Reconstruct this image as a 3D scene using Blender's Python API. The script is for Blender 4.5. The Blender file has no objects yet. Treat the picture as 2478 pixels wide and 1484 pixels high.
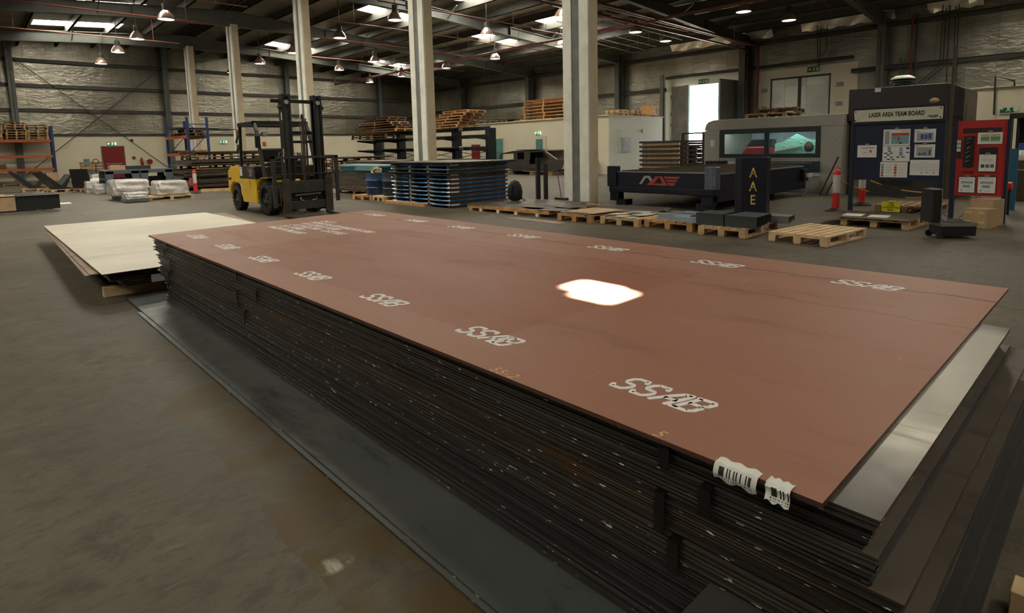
import bpy, bmesh, math, random
from mathutils import Vector, Matrix
R = random.Random(7)
PI = math.pi
SC = bpy.context.scene
COL = SC.collection

# ---------------------------------------------------------------- camera, sky, exposure
FPX, PX0, PY0, CH = 1417.087, 1239.0, 520.757, 1.5
CM = ((0.72933, -0.68377, -0.02247), (-0.09514, -0.06883, -0.99308), (0.67748, 0.72642, -0.11526))
def _rm(rx, ry, rz):
    cx, sx, cy, sy, cz, sz = math.cos(rx), math.sin(rx), math.cos(ry), math.sin(ry), math.cos(rz), math.sin(rz)
    Rz = Matrix(((cz, -sz, 0), (sz, cz, 0), (0, 0, 1)))
    B = Matrix(((1, 0, 0), (0, 0, -1), (0, 1, 0)))
    Px = Matrix(((1, 0, 0), (0, cx, -sx), (0, sx, cx)))
    Rl = Matrix(((cy, -sy, 0), (sy, cy, 0), (0, 0, 1)))
    return Rl @ Px @ B @ Rz
CM = _rm(.114776, -.0226312, .751165)            # world -> camera (x right, y down, z forward)
cd = bpy.data.cameras.new('camera'); cam = bpy.data.objects.new('camera', cd); COL.objects.link(cam)
cr, cdn, cf = CM[0], CM[1], CM[2]
cam.matrix_world = Matrix(((cr[0], -cdn[0], -cf[0], 0), (cr[1], -cdn[1], -cf[1], 0), (cr[2], -cdn[2], -cf[2], CH), (0, 0, 0, 1)))
cd.sensor_fit = 'HORIZONTAL'; cd.sensor_width = 36; cd.lens = FPX / 2478 * 36
cd.shift_y = (PY0 - 742) / 2478; cd.clip_end = 300; cd.clip_start = .05
SC.camera = cam
SC.view_settings.view_transform = 'Standard'; SC.view_settings.look = 'None'
SC.view_settings.gamma = 1; SC.view_settings.use_curve_mapping = False
SC.view_settings.exposure = EXPOSURE = 0.0
w = bpy.data.worlds.new('sky'); SC.world = w; w.use_nodes = True
wn = w.node_tree.nodes; wb = wn['Background']
skt = wn.new('ShaderNodeTexSky'); skt.sky_type = 'HOSEK_WILKIE'; skt.sun_direction = (.5, .2, .8); skt.turbidity = 6
w.node_tree.links.new(skt.outputs[0], wb.inputs[0]); wb.inputs[1].default_value = 7.0
SKYLIGHT_POWER = 24.0
sd = bpy.data.lights.new('sun', 'SUN'); sd.energy = 420; sd.angle = .014; sun = bpy.data.objects.new('sun', sd); COL.objects.link(sun)
SUND = Vector((-.43, -.46, .82)).normalized(); sun.rotation_euler = SUND.to_track_quat('Z', 'Y').to_euler()

# a pixel of the 2478 x 1484 frame -> the point where its ray meets a plane of the building
def ray(px, py):
    return CM.transposed() @ Vector(((px - PX0) / FPX, (py - PY0) / FPX, 1))
def at(px, py, z=None, x=None, y=None):
    d = ray(px, py)
    if z is not None: t = (z - CH) / d.z
    elif x is not None: t = x / d.x
    else: t = y / d.y
    return Vector((0, 0, CH)) + d * t

# ---------------------------------------------------------------- materials
MATS = {}
def mat(name, col, rough=.6, metal=0., var=.12, scale=3., bump=0., bscale=40., col2=None, emit=None, estr=1., stretch=None, spec=.5, coat=0., rvar=0.):
    if name in MATS: return MATS[name]
    m = bpy.data.materials.new(name); m.use_nodes = True; MATS[name] = m
    nt = m.node_tree; N = nt.nodes; L = nt.links; b = N['Principled BSDF']
    c4 = (*col, 1)
    b.inputs['Base Color'].default_value = c4; b.inputs['Roughness'].default_value = rough; b.inputs['Metallic'].default_value = metal
    b.inputs['Specular IOR Level'].default_value = spec; b.inputs['Coat Weight'].default_value = coat
    if var or bump or col2:
        tc = N.new('ShaderNodeTexCoord'); mp = N.new('ShaderNodeMapping'); L.new(tc.outputs['Object'], mp.inputs[0])
        if stretch: mp.inputs['Scale'].default_value = stretch
        n = N.new('ShaderNodeTexNoise'); n.inputs['Scale'].default_value = scale; n.inputs['Detail'].default_value = 5; n.inputs['Roughness'].default_value = .6
        L.new(mp.outputs[0], n.inputs['Vector'])
        r = N.new('ShaderNodeValToRGB'); L.new(n.outputs[0], r.inputs[0])
        r.color_ramp.elements[0].position = .32; r.color_ramp.elements[1].position = .68
        a = tuple(c * (1 - var) for c in col); z = col2 if col2 else tuple(min(1, c * (1 + var)) for c in col)
        r.color_ramp.elements[0].color = (*a, 1); r.color_ramp.elements[1].color = (*z, 1)
        L.new(r.outputs[0], b.inputs['Base Color'])
        if rvar:
            mr = N.new('ShaderNodeMapRange'); L.new(n.outputs[0], mr.inputs[0])
            mr.inputs[3].default_value = rough - rvar; mr.inputs[4].default_value = rough + rvar; L.new(mr.outputs[0], b.inputs['Roughness'])
        if bump:
            n2 = N.new('ShaderNodeTexNoise'); n2.inputs['Scale'].default_value = bscale; L.new(mp.outputs[0], n2.inputs['Vector'])
            bp = N.new('ShaderNodeBump'); bp.inputs['Strength'].default_value = bump; bp.inputs['Distance'].default_value = .02
            L.new(n2.outputs[0], bp.inputs['Height']); L.new(bp.outputs[0], b.inputs['Normal'])
    if emit:
        b.inputs['Emission Color'].default_value = (*emit, 1); b.inputs['Emission Strength'].default_value = estr
    return m

class NT:                                        # small helper for hand-built node materials
    def __init__(s, name, rough=.6, metal=0.):
        s.m = bpy.data.materials.new(name); s.m.use_nodes = True; MATS[name] = s.m
        s.nt = s.m.node_tree; s.N = s.nt.nodes; s.L = s.nt.links; s.b = s.N['Principled BSDF']
        s.b.inputs['Roughness'].default_value = rough; s.b.inputs['Metallic'].default_value = metal
        s.tc = s.N.new('ShaderNodeTexCoord')
    def put(s, sock, v):
        if isinstance(v, (int, float)): sock.default_value = v
        elif isinstance(v, tuple): sock.default_value = v if len(v) != 3 or sock.type == 'VECTOR' else (*v, 1)
        else: s.L.new(v, sock)
    def vec(s, scale=(1, 1, 1), loc=(0, 0, 0), rot=(0, 0, 0)):
        n = s.N.new('ShaderNodeMapping'); n.inputs['Scale'].default_value = scale; n.inputs['Location'].default_value = loc; n.inputs['Rotation'].default_value = rot
        s.L.new(s.tc.outputs['Object'], n.inputs[0]); return n.outputs[0]
    def xyz(s):
        n = s.N.new('ShaderNodeSeparateXYZ'); s.L.new(s.tc.outputs['Object'], n.inputs[0]); return n.outputs
    def noise(s, scale, vec=None, detail=4, rough=.55, dist=0):
        n = s.N.new('ShaderNodeTexNoise'); n.inputs['Scale'].default_value = scale; n.inputs['Detail'].default_value = detail
        n.inputs['Roughness'].default_value = rough; n.inputs['Distortion'].default_value = dist
        s.L.new(vec if vec else s.tc.outputs['Object'], n.inputs['Vector']); return n.outputs[0]
    def ramp(s, f, stops):
        n = s.N.new('ShaderNodeValToRGB'); s.put(n.inputs[0], f); e = n.color_ramp.elements
        while len(e) < len(stops): e.new(.5)
        for k, (p, c) in enumerate(stops):
            e[k].position = p; e[k].color = (*c, 1) if isinstance(c, tuple) else (c, c, c, 1)
        return n.outputs[0]
    def math(s, op, a, b=0., c=None):
        n = s.N.new('ShaderNodeMath'); n.operation = op; s.put(n.inputs[0], a); s.put(n.inputs[1], b)
        if c is not None: s.put(n.inputs[2], c)
        return n.outputs[0]
    def mix(s, f, a, b, mode='MIX'):
        n = s.N.new('ShaderNodeMix'); n.data_type = 'RGBA'; n.blend_type = mode
        s.put(n.inputs[0], f); s.put(n.inputs[6], a); s.put(n.inputs[7], b); return n.outputs[2]
    def bump(s, h, strength=.3, dist=.02):
        n = s.N.new('ShaderNodeBump'); n.inputs['Strength'].default_value = strength; n.inputs['Distance'].default_value = dist
        s.L.new(h, n.inputs['Height']); s.L.new(n.outputs[0], s.b.inputs['Normal'])
    def col(s, c): s.put(s.b.inputs['Base Color'], c)
    def rough(s, c): s.put(s.b.inputs['Roughness'], c)
    def band(s, v, lo, hi, soft=.0):              # 1 inside lo..hi
        a = s.math('GREATER_THAN', v, lo); b = s.math('LESS_THAN', v, hi); return s.math('MULTIPLY', a, b)
    def line(s, v, c, half):
        return s.math('LESS_THAN', s.math('ABSOLUTE', s.math('SUBTRACT', v, c)), half)

# ---------------------------------------------------------------- mesh helpers
class MB:
    def __init__(s): s.v = []; s.f = []; s.mi = []; s.m = 0
    def add(s, vs, fs):
        o = len(s.v); s.v += [tuple(v) for v in vs]; s.f += [tuple(i + o for i in f) for f in fs]; s.mi += [s.m] * len(fs); return s
    def box(s, x0, x1, y0, y1, z0, z1, M=None):
        vs = [Vector(p) for p in ((x0, y0, z0), (x1, y0, z0), (x1, y1, z0), (x0, y1, z0), (x0, y0, z1), (x1, y0, z1), (x1, y1, z1), (x0, y1, z1))]
        if M is not None: vs = [M @ v for v in vs]
        return s.add(vs, [(0, 3, 2, 1), (4, 5, 6, 7), (0, 1, 5, 4), (1, 2, 6, 5), (2, 3, 7, 6), (3, 0, 4, 7)])
    def cbox(s, c, sz, M=None):
        return s.box(c[0] - sz[0] / 2, c[0] + sz[0] / 2, c[1] - sz[1] / 2, c[1] + sz[1] / 2, c[2] - sz[2] / 2, c[2] + sz[2] / 2, M)
    def bar(s, p0, p1, wd, ht, up=(0, 0, 1)):       # rectangular bar between two points
        p0, p1 = Vector(p0), Vector(p1); d = (p1 - p0); l = d.length; d.normalize(); up = Vector(up)
        if abs(d.dot(up)) > .98: up = Vector((1, 0, 0))
        r = d.cross(up).normalized(); u = r.cross(d)
        M = Matrix(((r.x, d.x, u.x, p0.x), (r.y, d.y, u.y, p0.y), (r.z, d.z, u.z, p0.z), (0, 0, 0, 1)))
        return s.box(-wd / 2, wd / 2, 0, l, -ht / 2, ht / 2, M)
    def cyl(s, p0, p1, r, n=12, r2=None, caps=True):
        p0, p1 = Vector(p0), Vector(p1); d = (p1 - p0).normalized(); a = d.orthogonal().normalized(); b = d.cross(a); r2 = r if r2 is None else r2
        vs = []
        for p, q in ((p0, r), (p1, r2)):
            for k in range(n):
                t = 2 * PI * k / n; vs.append(p + (a * math.cos(t) + b * math.sin(t)) * q)
        fs = [(k, (k + 1) % n, n + (k + 1) % n, n + k) for k in range(n)]
        if caps: fs += [tuple(range(n - 1, -1, -1)), tuple(range(n, 2 * n))]
        return s.add(vs, fs)
    def tube(s, pts, r, n=8):
        pts = [Vector(p) for p in pts]; vs = []; fs = []; m = len(pts)
        d = (pts[1] - pts[0]).normalized(); a = d.orthogonal().normalized()
        for i, p in enumerate(pts):
            d = (pts[min(i + 1, m - 1)] - pts[max(i - 1, 0)]).normalized(); a = (a - d * a.dot(d)).normalized(); b = d.cross(a)
            for k in range(n):
                t = 2 * PI * k / n; vs.append(p + (a * math.cos(t) + b * math.sin(t)) * r)
        for i in range(m - 1):
            for k in range(n):
                fs.append((i * n + k, i * n + (k + 1) % n, (i + 1) * n + (k + 1) % n, (i + 1) * n + k))
        fs += [tuple(range(n - 1, -1, -1)), tuple(range((m - 1) * n, m * n))]
        return s.add(vs, fs)
    def lathe(s, prof, n=20, c=(0, 0, 0), M=None, closed=False):    # prof: (r, z)
        vs = []; fs = []; m = len(prof)
        for r, z in prof:
            for k in range(n):
                t = 2 * PI * k / n; v = Vector((c[0] + r * math.cos(t), c[1] + r * math.sin(t), c[2] + z)); vs.append(M @ v if M is not None else v)
        for i in range(m - 1 if not closed else m):
            j = (i + 1) % m
            for k in range(n): fs.append((i * n + k, i * n + (k + 1) % n, j * n + (k + 1) % n, j * n + k))
        if not closed:
            if prof[0][0] > 1e-6: fs.append(tuple(range(n - 1, -1, -1)))
            if prof[-1][0] > 1e-6: fs.append(tuple(range((m - 1) * n, m * n)))
        return s.add(vs, fs)
    def prism(s, poly, axis, a, b, M=None):        # poly in the plane normal to axis; x:(y,z) y:(x,z) z:(x,y)
        def p3(u, v, w):
            q = {'x': (w, u, v), 'y': (u, w, v), 'z': (u, v, w)}[axis]; q = Vector(q); return M @ q if M is not None else q
        n = len(poly); vs = [p3(u, v, a) for u, v in poly] + [p3(u, v, b) for u, v in poly]
        fs = [tuple(range(n)), tuple(range(2 * n - 1, n - 1, -1))] + [(k, n + k, n + (k + 1) % n, (k + 1) % n) for k in range(n)]
        return s.add(vs, fs)
    def grid(s, fn, nu, nv):
        vs = [fn(i / nu, j / nv) for j in range(nv + 1) for i in range(nu + 1)]
        fs = [(j * (nu + 1) + i, j * (nu + 1) + i + 1, (j + 1) * (nu + 1) + i + 1, (j + 1) * (nu + 1) + i) for j in range(nv) for i in range(nu)]
        return s.add(vs, fs)
    def build(s, name, mats, parent=None, smooth=False, bevel=0., loc=None, rotz=0., seg=1, recalc=True):
        me = bpy.data.meshes.new(name); me.from_pydata(s.v, [], s.f)
        for m in (mats if isinstance(mats, (list, tuple)) else [mats]): me.materials.append(m)
        for p, i in zip(me.polygons, s.mi): p.material_index = i
        bm = bmesh.new(); bm.from_mesh(me)
        if recalc: bmesh.ops.recalc_face_normals(bm, faces=bm.faces)
        if bevel: bmesh.ops.bevel(bm, geom=[e for e in bm.edges if e.is_manifold and e.calc_face_angle(0) > .5], offset=bevel, segments=seg, affect='EDGES', clamp_overlap=True)
        bm.to_mesh(me); bm.free()
        if smooth:
            for p in me.polygons: p.use_smooth = True
            me.set_sharp_from_angle(angle=math.radians(38))
        o = bpy.data.objects.new(name, me); COL.objects.link(o)
        if parent is not None: o.parent = parent
        if loc is not None: o.location = loc
        if rotz: o.rotation_euler = (0, 0, rotz)
        return o

def tag(o, label, cat, group=None, kind=None):
    o['label'] = label; o['category'] = cat
    if group: o['group'] = group
    if kind: o['kind'] = kind
    return o
def thing(name, label, cat, loc=(0, 0, 0), rotz=0., group=None):
    o = bpy.data.objects.new(name, None); COL.objects.link(o); o.location = loc; o.rotation_euler = (0, 0, rotz); o.empty_display_size = .2
    return tag(o, label, cat, group)
def struct(name, mb, m, parent=None, **k):
    o = mb.build(name, m, parent, **k)
    if parent is None: o['kind'] = 'structure'
    return o
def kids(o): return [c for c in CHILD.get(o.name, [])]
CHILD = {}
def copy_tree(o, loc, rotz=None, label=None, group=None, name=None):
    ch = list(o.children); c = o.copy(); COL.objects.link(c); c.location = loc
    if rotz is not None: c.rotation_euler = (0, 0, rotz)
    if label: c['label'] = label
    if group: c['group'] = group
    for x in ch:
        d = x.copy(); COL.objects.link(d); d.parent = c
        for y in list(x.children):
            e = y.copy(); COL.objects.link(e); e.parent = d
    return c
def text(name, s, size, m, parent=None, loc=(0, 0, 0), rot=(0, 0, 0), align='LEFT', shear=0., bold=0., ext=.0008, sx=1., spacing=1.):
    cu = bpy.data.curves.new(name, 'FONT'); cu.body = s; cu.size = size; cu.align_x = align; cu.shear = shear; cu.offset = bold; cu.extrude = ext; cu.space_character = spacing
    cu.resolution_u = 3; cu.materials.append(m)
    tmp = bpy.data.objects.new(name, cu); me = bpy.data.meshes.new_from_object(tmp); bpy.data.objects.remove(tmp); bpy.data.curves.remove(cu)
    o = bpy.data.objects.new(name, me); COL.objects.link(o); o.location = loc; o.rotation_euler = rot; o.scale = (sx, 1, 1)
    if parent is not None: o.parent = parent
    return o
ORD = ['topmost', 'second', 'third', 'fourth', 'fifth', 'sixth', 'seventh', 'eighth', 'ninth', 'tenth', 'eleventh', 'twelfth', 'thirteenth', 'fourteenth', 'fifteenth', 'sixteenth', 'seventeenth', 'eighteenth', 'nineteenth', 'twentieth', 'twenty-first', 'twenty-second', 'twenty-third', 'twenty-fourth', 'twenty-fifth', 'twenty-sixth', 'twenty-seventh', 'twenty-eighth', 'twenty-ninth', 'thirtieth']
def nth(k): return 'first' if k == 0 else ORD[k] if k < len(ORD) else ORD[19][:-4] + 'ty-' + nth(k - 20).replace('first', 'first')
# ---------------------------------------------------------------- building materials
XR, YB, XL, YF = 34.0, 48.5, -12.0, -14.0        # right wall, back wall, left wall, front wall
RX, RZ, RS = 11.3, 9.45, .066                    # ridge x, ridge z, roof slope
def roofz(x): return RZ - RS * abs(x - RX)

f = NT('concrete_floor', .5); X = f.xyz()
n1 = f.noise(.55, detail=6, rough=.65); n2 = f.noise(3.2, f.vec((.8, 1, 1), rot=(0, 0, .12)), 8, .8, .3); n3 = f.noise(24, f.vec((.14, 1, 1), rot=(0, 0, .15)), 3, .6)
c = f.ramp(n1, [(.3, (.056, .045, .028)), (.52, (.098, .081, .052)), (.72, (.142, .119, .079))])
c = f.mix(f.ramp(n2, [(.34, .7), (.5, 0.), (.9, 0.)]), c, (.036, .030, .021))
c = f.mix(f.ramp(n2, [(.58, 0.), (.7, .5)]), c, (.185, .160, .115))
n5 = f.noise(14, f.vec((.5, 1.1, 1), rot=(0, 0, -.2)), 6, .8, .6)
c = f.mix(f.ramp(n5, [(.4, .5), (.5, 0.), (1, 0)]), c, (.044, .037, .027))
c = f.mix(f.ramp(n3, [(.66, 0.), (.74, .4)]), c, (.24, .21, .155))
# brown oil and rust along the sheets lying on the floor, and a pale streaky patch
rs = f.math('MULTIPLY', f.band(f.math('ADD', X[0], f.math('MULTIPLY', f.noise(1.5, detail=3), .35)), .98, 1.6), f.band(X[1], -2., 4.1))
c = f.mix(f.math('MULTIPLY', rs, f.ramp(f.noise(3.2, detail=5), [(.40, 0.), (.55, .85)])), c, (.082, .052, .014))
wr = f.ramp(f.math('SQRT', f.math('ADD', f.math('POWER', f.math('DIVIDE', f.math('SUBTRACT', X[0], .86), .085), 2.), f.math('POWER', f.math('DIVIDE', f.math('SUBTRACT', X[1], 1.915), .055), 2.))), [(.55, 1.), (1., 0.)])
c = f.mix(f.math('MULTIPLY', wr, f.ramp(f.noise(16, f.vec((1, .2, 1)), 4), [(.45, .05), (.6, .85)])), c, (.5, .46, .36))
jl = None
for k, v in ((1, 8.25), (1, 15.6), (1, 22.4), (1, 30.3)):
    l = f.line(X[k], v, .012 if v < 12 else .025); jl = l if jl is None else f.math('MAXIMUM', jl, l)
for v in (-6.5, 0.62 + 1.55, 6.6, 12.6, 18.4):
    l = f.math('MULTIPLY', f.line(X[0], v, .014), f.math('GREATER_THAN', X[1], 9 if v == 2.17 else -20)); jl = f.math('MAXIMUM', jl, l)
c = f.mix(f.math('MULTIPLY', jl, .8), c, (.03, .027, .022))
f.col(c); f.rough(f.ramp(n1, [(.3, .46), (.7, .66)])); f.bump(f.noise(60, detail=3), .08, .01)
f.b.inputs['Specular IOR Level'].default_value = .28

def foil(name, ax, base):
    f = NT(name, .38, .9); X = f.xyz(); u = X[ax]; z = X[2]
    pu = f.math('FLOOR', f.math('DIVIDE', u, 1.15)); pz = f.math('FLOOR', f.math('DIVIDE', z, 1.5))
    cb = f.N.new('ShaderNodeCombineXYZ'); f.L.new(pu, cb.inputs[0]); f.L.new(pz, cb.inputs[1])
    wn_ = f.N.new('ShaderNodeTexWhiteNoise'); f.L.new(cb.outputs[0], wn_.inputs[0])
    c = f.ramp(wn_.outputs[0], [(0, tuple(b * .84 for b in base)), (.5, base), (1, tuple(min(1, b * 1.16) for b in base))])
    big = f.noise(.28, detail=3)
    c = f.mix(f.ramp(big, [(.38, .75), (.62, 0.)]), c, tuple(b * .42 for b in base))
    sv = (1.2, .8, 9) if ax == 0 else (.8, 1.2, 9)
    st = f.noise(1.6, f.vec(sv), 5, .7)
    c = f.mix(f.ramp(st, [(.62, 0.), (.70, .75)]), c, tuple(min(1, b * 1.6) for b in base))
    sm = f.math('LESS_THAN', f.math('FRACT', f.math('DIVIDE', u, 1.15)), .018)
    c = f.mix(f.math('MULTIPLY', sm, .6), c, (.09, .085, .07))
    f.col(c); f.rough(f.ramp(st, [(.3, .27), (.7, .46)]))
    f.bump(f.noise(2.6, f.vec((1, 1, 2.2)), 3, .5, .6), .55, .05)
    return f.m
FOIL_B = foil('foil_insulation', 0, (.41, .385, .31)); FOIL_R = foil('foil_insulation_side', 1, (.47, .45, .375))
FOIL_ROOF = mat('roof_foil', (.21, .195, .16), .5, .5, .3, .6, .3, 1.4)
CREAM = mat('cream_paint', (.68, .625, .46), .6, 0, .06, .5, .05, 3)
MINTWHITE = mat('daylit_mint_white', (.74, .76, .66), .55, 0, .05, .6)  # mint tint of the doorway daylight is put into this white
GIRT = mat('girt_steel', (.052, .052, .044), .55, .2, .15)
GREYSTEEL = mat('grey_green_steel', (.10, .106, .092), .5, .1, .12)
DARKSTEEL = mat('dark_rafter_steel', (.062, .062, .053), .55, .1, .15)
GALV = mat('galvanised', (.30, .32, .31), .4, .7, .15)
f = NT('column_plaster', .7); X = f.xyz()
c = f.ramp(f.noise(2.2, detail=6), [(.32, (.62, .61, .53)), (.6, (.76, .75, .66))])
c = f.mix(f.ramp(f.noise(7, detail=6, rough=.75), [(.66, 0), (.72, .7)]), c, (.30, .28, .23)); f.col(c); f.bump(f.noise(5, detail=5), .25, .02)
COLM = f.m
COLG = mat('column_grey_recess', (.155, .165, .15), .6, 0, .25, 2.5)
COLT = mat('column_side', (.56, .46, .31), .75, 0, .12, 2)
SKYL = mat('skylight_panel', (.8, .8, .78), .5, 0, 0, emit=(1, .935, .79), estr=SKYLIGHT_POWER)

# ---------------------------------------------------------------- floor, walls
struct('floor', MB().box(XL - .2, XR + 14, YF - .2, YB + .2, -.2, 0), f'x' and MATS['concrete_floor'])
g = MB(); g.prism([(XL, 2.9), (XR, 2.9), (XR, roofz(XR) + .1), (RX, RZ + .1), (XL, roofz(XL) + .1)], 'y', YB, YB + .1); struct('wall_back', g, FOIL_B)
struct('wall_back_lower', MB().box(XL, XR, YB - .12, YB + .1, 0, 2.98), CREAM)
struct('wall_left', MB().box(XL - .1, XL, YF, YB, 0, roofz(XL) + .1), FOIL_R)
struct('wall_front', MB().box(XL, XR, YF - .1, YF, 0, RZ + .1), FOIL_B)
# right wall with two door openings
DO0, DO1 = at(1788, 230, x=XR).y, at(1640, 230, x=XR).y       # open door bay
DZ = at(1700, 205, x=XR).z
DC0, DC1 = at(2012, 180, x=XR).y, at(1866, 190, x=XR).y       # closed foil door
DZ2 = at(1940, 184, x=XR).z
g = MB()
for y0, y1, z0 in ((YF, DC0, 0), (DC0, DC1, DZ2), (DC1, DO0, 0), (DO0, DO1, DZ), (DO1, YB, 0)): g.box(XR, XR + .12, y0, y1, z0, roofz(XR) + .12)
struct('wall_right', g, FOIL_R)
# loose bright foil folds hanging at the eaves of the right wall
FOLD = mat('bright_foil_fold', (.62, .59, .53), .3, .8, .3, 1.2, .6, 3)
for y0, y1 in ((-2, 4.2), (5.2, 7.3), (8.6, 13), (14.5, 21)):
    n = int((y1 - y0) * 4)
    g = MB().grid(lambda u, v: Vector((XR - .06 - .25 * v - .06 * math.sin(u * 23 + v * 3), y0 + (y1 - y0) * u, roofz(XR) - .05 - .55 * (1 - v) - .05 * math.sin(u * 31))), n, 4)
    struct('trim_foil_fold', g, FOLD, smooth=True)
# girts
gi = 0
def girt(x0, x1, y0, y1, z, h=.2):
    global gi; gi += 1; struct('trim_%d' % gi, MB().box(x0, x1, y0, y1, z - h / 2, z + h / 2).box(x0, x1, y0, y1, z + h / 2 - .03, z + h / 2), GIRT)
for z in (2.98, 4.55, 6.1, 7.66): girt(XL, XR, YB - .22, YB, z, .12 if z < 3 else .2)
girt(XR - .22, XR, DO1 + .8, YB, 5.02); girt(XR - .22, XR, YF, DC0 - 1.0, 5.02); girt(XR - .22, XR, DC0 - 1, DO1 + .8, DZ + .62, .16)
girt(XR - .22, XR, YF, YB, 7.06)
# steel wall columns (H section) and roof frames
def hcol(name, cx, cy, z1, w, d, alongx=True, m=GREYSTEEL):
    g = MB()
    if alongx: g.box(cx - d / 2, cx + d / 2, cy - .012, cy + .012, 0, z1).box(cx - d / 2, cx - d / 2 + .025, cy - w / 2, cy + w / 2, 0, z1).box(cx + d / 2 - .025, cx + d / 2, cy - w / 2, cy + w / 2, 0, z1)
    else: g.box(cx - .012, cx + .012, cy - d / 2, cy + d / 2, 0, z1).box(cx - w / 2, cx + w / 2, cy - d / 2, cy - d / 2 + .025, 0, z1).box(cx - w / 2, cx + w / 2, cy + d / 2 - .025, cy + d / 2, 0, z1)
    return struct(name, g, m)
for x in (2.76, 11.25, 20.05, 28.6): hcol('column', x, YB - .35, roofz(x) - .2, .34, .42, False)
FR = [9.0, 16.0, 24.85, 33.6, 42.2]
for y in FR: hcol('column', XR - .42, y, roofz(XR) - .3, .36, .6, True)
def ibeam(p0, p1, d0, d1, wd=.26):
    g = MB(); (x0, y, z0), (x1, _, z1) = p0, p1
    g.prism([(x0, z0), (x1, z1), (x1, z1 - d1), (x0, z0 - d0)], 'y', y - .015, y + .015)
    g.prism([(x0, z0), (x1, z1), (x1, z1 - .04), (x0, z0 - .04)], 'y', y - wd / 2, y + wd / 2)
    g.prism([(x0, z0 - d0 + .04), (x1, z1 - d1 + .04), (x1, z1 - d1), (x0, z0 - d0)], 'y', y - wd / 2, y + wd / 2)
    return g
for k, y in enumerate([-8, 0.5] + FR):
    RM = DARKSTEEL if y < 20 else GREYSTEEL
    zt = lambda x: roofz(x) - .40
    for xa, xb, da, db in ((RX, RX + 5.2, .80, .50), (RX + 5.2, XR - 5, .50, .50), (XR - 5, XR - .15, .50, .60)):
        struct('beam', ibeam((xa, y, zt(xa)), (xb, y, zt(xb)), da, db), RM)
    for xa, xb, da, db in ((RX, RX - 4.6, .80, .62), (RX - 4.6, XL, .62, .64)):
        struct('beam', ibeam((xa, y, zt(xa)), (xb, y, zt(xb)), da, db), RM)
    g = MB()                                       # knee braces from rafter to purlins, stiffener plates
    for x in (RX - 4.6, RX + 5.2, RX + 12, XR - 5): g.box(x - .012, x + .012, y - .13, y + .13, zt(x) - .50, zt(x))
    for x in (RX - 6, RX + 7.6, RX + 15, XR - 3.5):
        for s in (-1, 1): g.bar((x, y, zt(x) - .48), (x, y + s * .9, zt(x) + .1), .05, .05)
    struct('beam_brace', g, RM)
px_ = [RX + s * (.35 + 1.93 * k) for s in (-1, 1) for k in range(12)]
for x in sorted(px_):
    if XL < x < XR - .2:
        g = MB().box(x - .035, x + .035, YF, YB, roofz(x) - .40, roofz(x) - .03).box(x - .035, x + .08, YF, YB, roofz(x) - .40, roofz(x) - .38)
        struct('beam_purlin', g, DARKSTEEL)
# roof sheeting with rooflight openings; each rooflight is a window
ROWS = [(41.3, 42.9), (35.4, 36.9), (28.2, 29.6), (22.2, 23.9), (16.2, 17.8), (10.0, 11.5), (3.8, 5.3), (-5.4, -3.9)]
BANDS = [(-7.6, -4.0), (3.6, 7.75), (16.45, 20.1), (24.2, 28.3)]
HOLES = [(a, b, r0, r1) for (a, b) in BANDS for (r0, r1) in ROWS if not (r0 in (16.2, 10.0) and a > 20) and not (a > 10 and r0 < 15 and r0 > 9)]
HOLES = [h for h in HOLES if not (h[0] > 3 and h[2] in (3.8,) and h[0] < 10)]
def cells(xs, ys, hole):
    for i in range(len(xs) - 1):
        for j in range(len(ys) - 1):
            if not any(h[0] <= xs[i] + 1e-4 and xs[i + 1] <= h[1] + 1e-4 and h[2] <= ys[j] + 1e-4 and ys[j + 1] <= h[3] + 1e-4 for h in hole): yield xs[i], xs[i + 1], ys[j], ys[j + 1]
NSKY = len(HOLES)
for gx0, gx1, gy0, gy1 in ((2.51, 2.72, 1.98, 2.28), (2.41, 2.68, 1.86, 2.13)):   # unseen roof gaps added to shape one sunbeam on the red plate
    k = (roofz(-.8) - .68) / SUND.z; HOLES.append((gx0 + SUND.x * k, gx1 + SUND.x * k, gy0 + SUND.y * k, gy1 + SUND.y * k))
xs = sorted({XL - .1, RX, XR + .12} | {v for h in HOLES for v in h[:2]}); ys = sorted({YF - .1, YB + .1} | {v for h in HOLES for v in h[2:]})
g = MB()
for x0, x1, y0, y1 in cells(xs, ys, HOLES):
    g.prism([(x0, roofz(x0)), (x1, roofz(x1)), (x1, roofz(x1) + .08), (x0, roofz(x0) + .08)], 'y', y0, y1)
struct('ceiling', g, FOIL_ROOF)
for k, (a, b, c_, d_) in enumerate(HOLES[:NSKY]):
    struct('window_%d' % (k + 1), MB().prism([(a, roofz(a) + .03), (b, roofz(b) + .03), (b, roofz(b) + .05), (a, roofz(a) + .05)], 'y', c_, d_), SKYL)
# white concrete columns with a grey recess in the face
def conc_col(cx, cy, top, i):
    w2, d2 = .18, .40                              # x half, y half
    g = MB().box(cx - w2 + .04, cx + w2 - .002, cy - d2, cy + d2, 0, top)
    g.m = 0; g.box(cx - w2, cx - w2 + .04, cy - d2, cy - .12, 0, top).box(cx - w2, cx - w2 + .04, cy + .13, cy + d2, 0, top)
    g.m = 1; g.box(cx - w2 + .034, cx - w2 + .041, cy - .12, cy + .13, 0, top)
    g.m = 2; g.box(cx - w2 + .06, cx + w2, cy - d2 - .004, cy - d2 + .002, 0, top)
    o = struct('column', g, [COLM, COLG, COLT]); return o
COLS = [(11.29, 9.53), (11.29, 16.25), (11.29, 25.1), (11.29, 33.8), (11.29, 42.0)]
for i, (x, y) in enumerate(COLS): conc_col(x, y, roofz(x) - 1.1, i)
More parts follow.
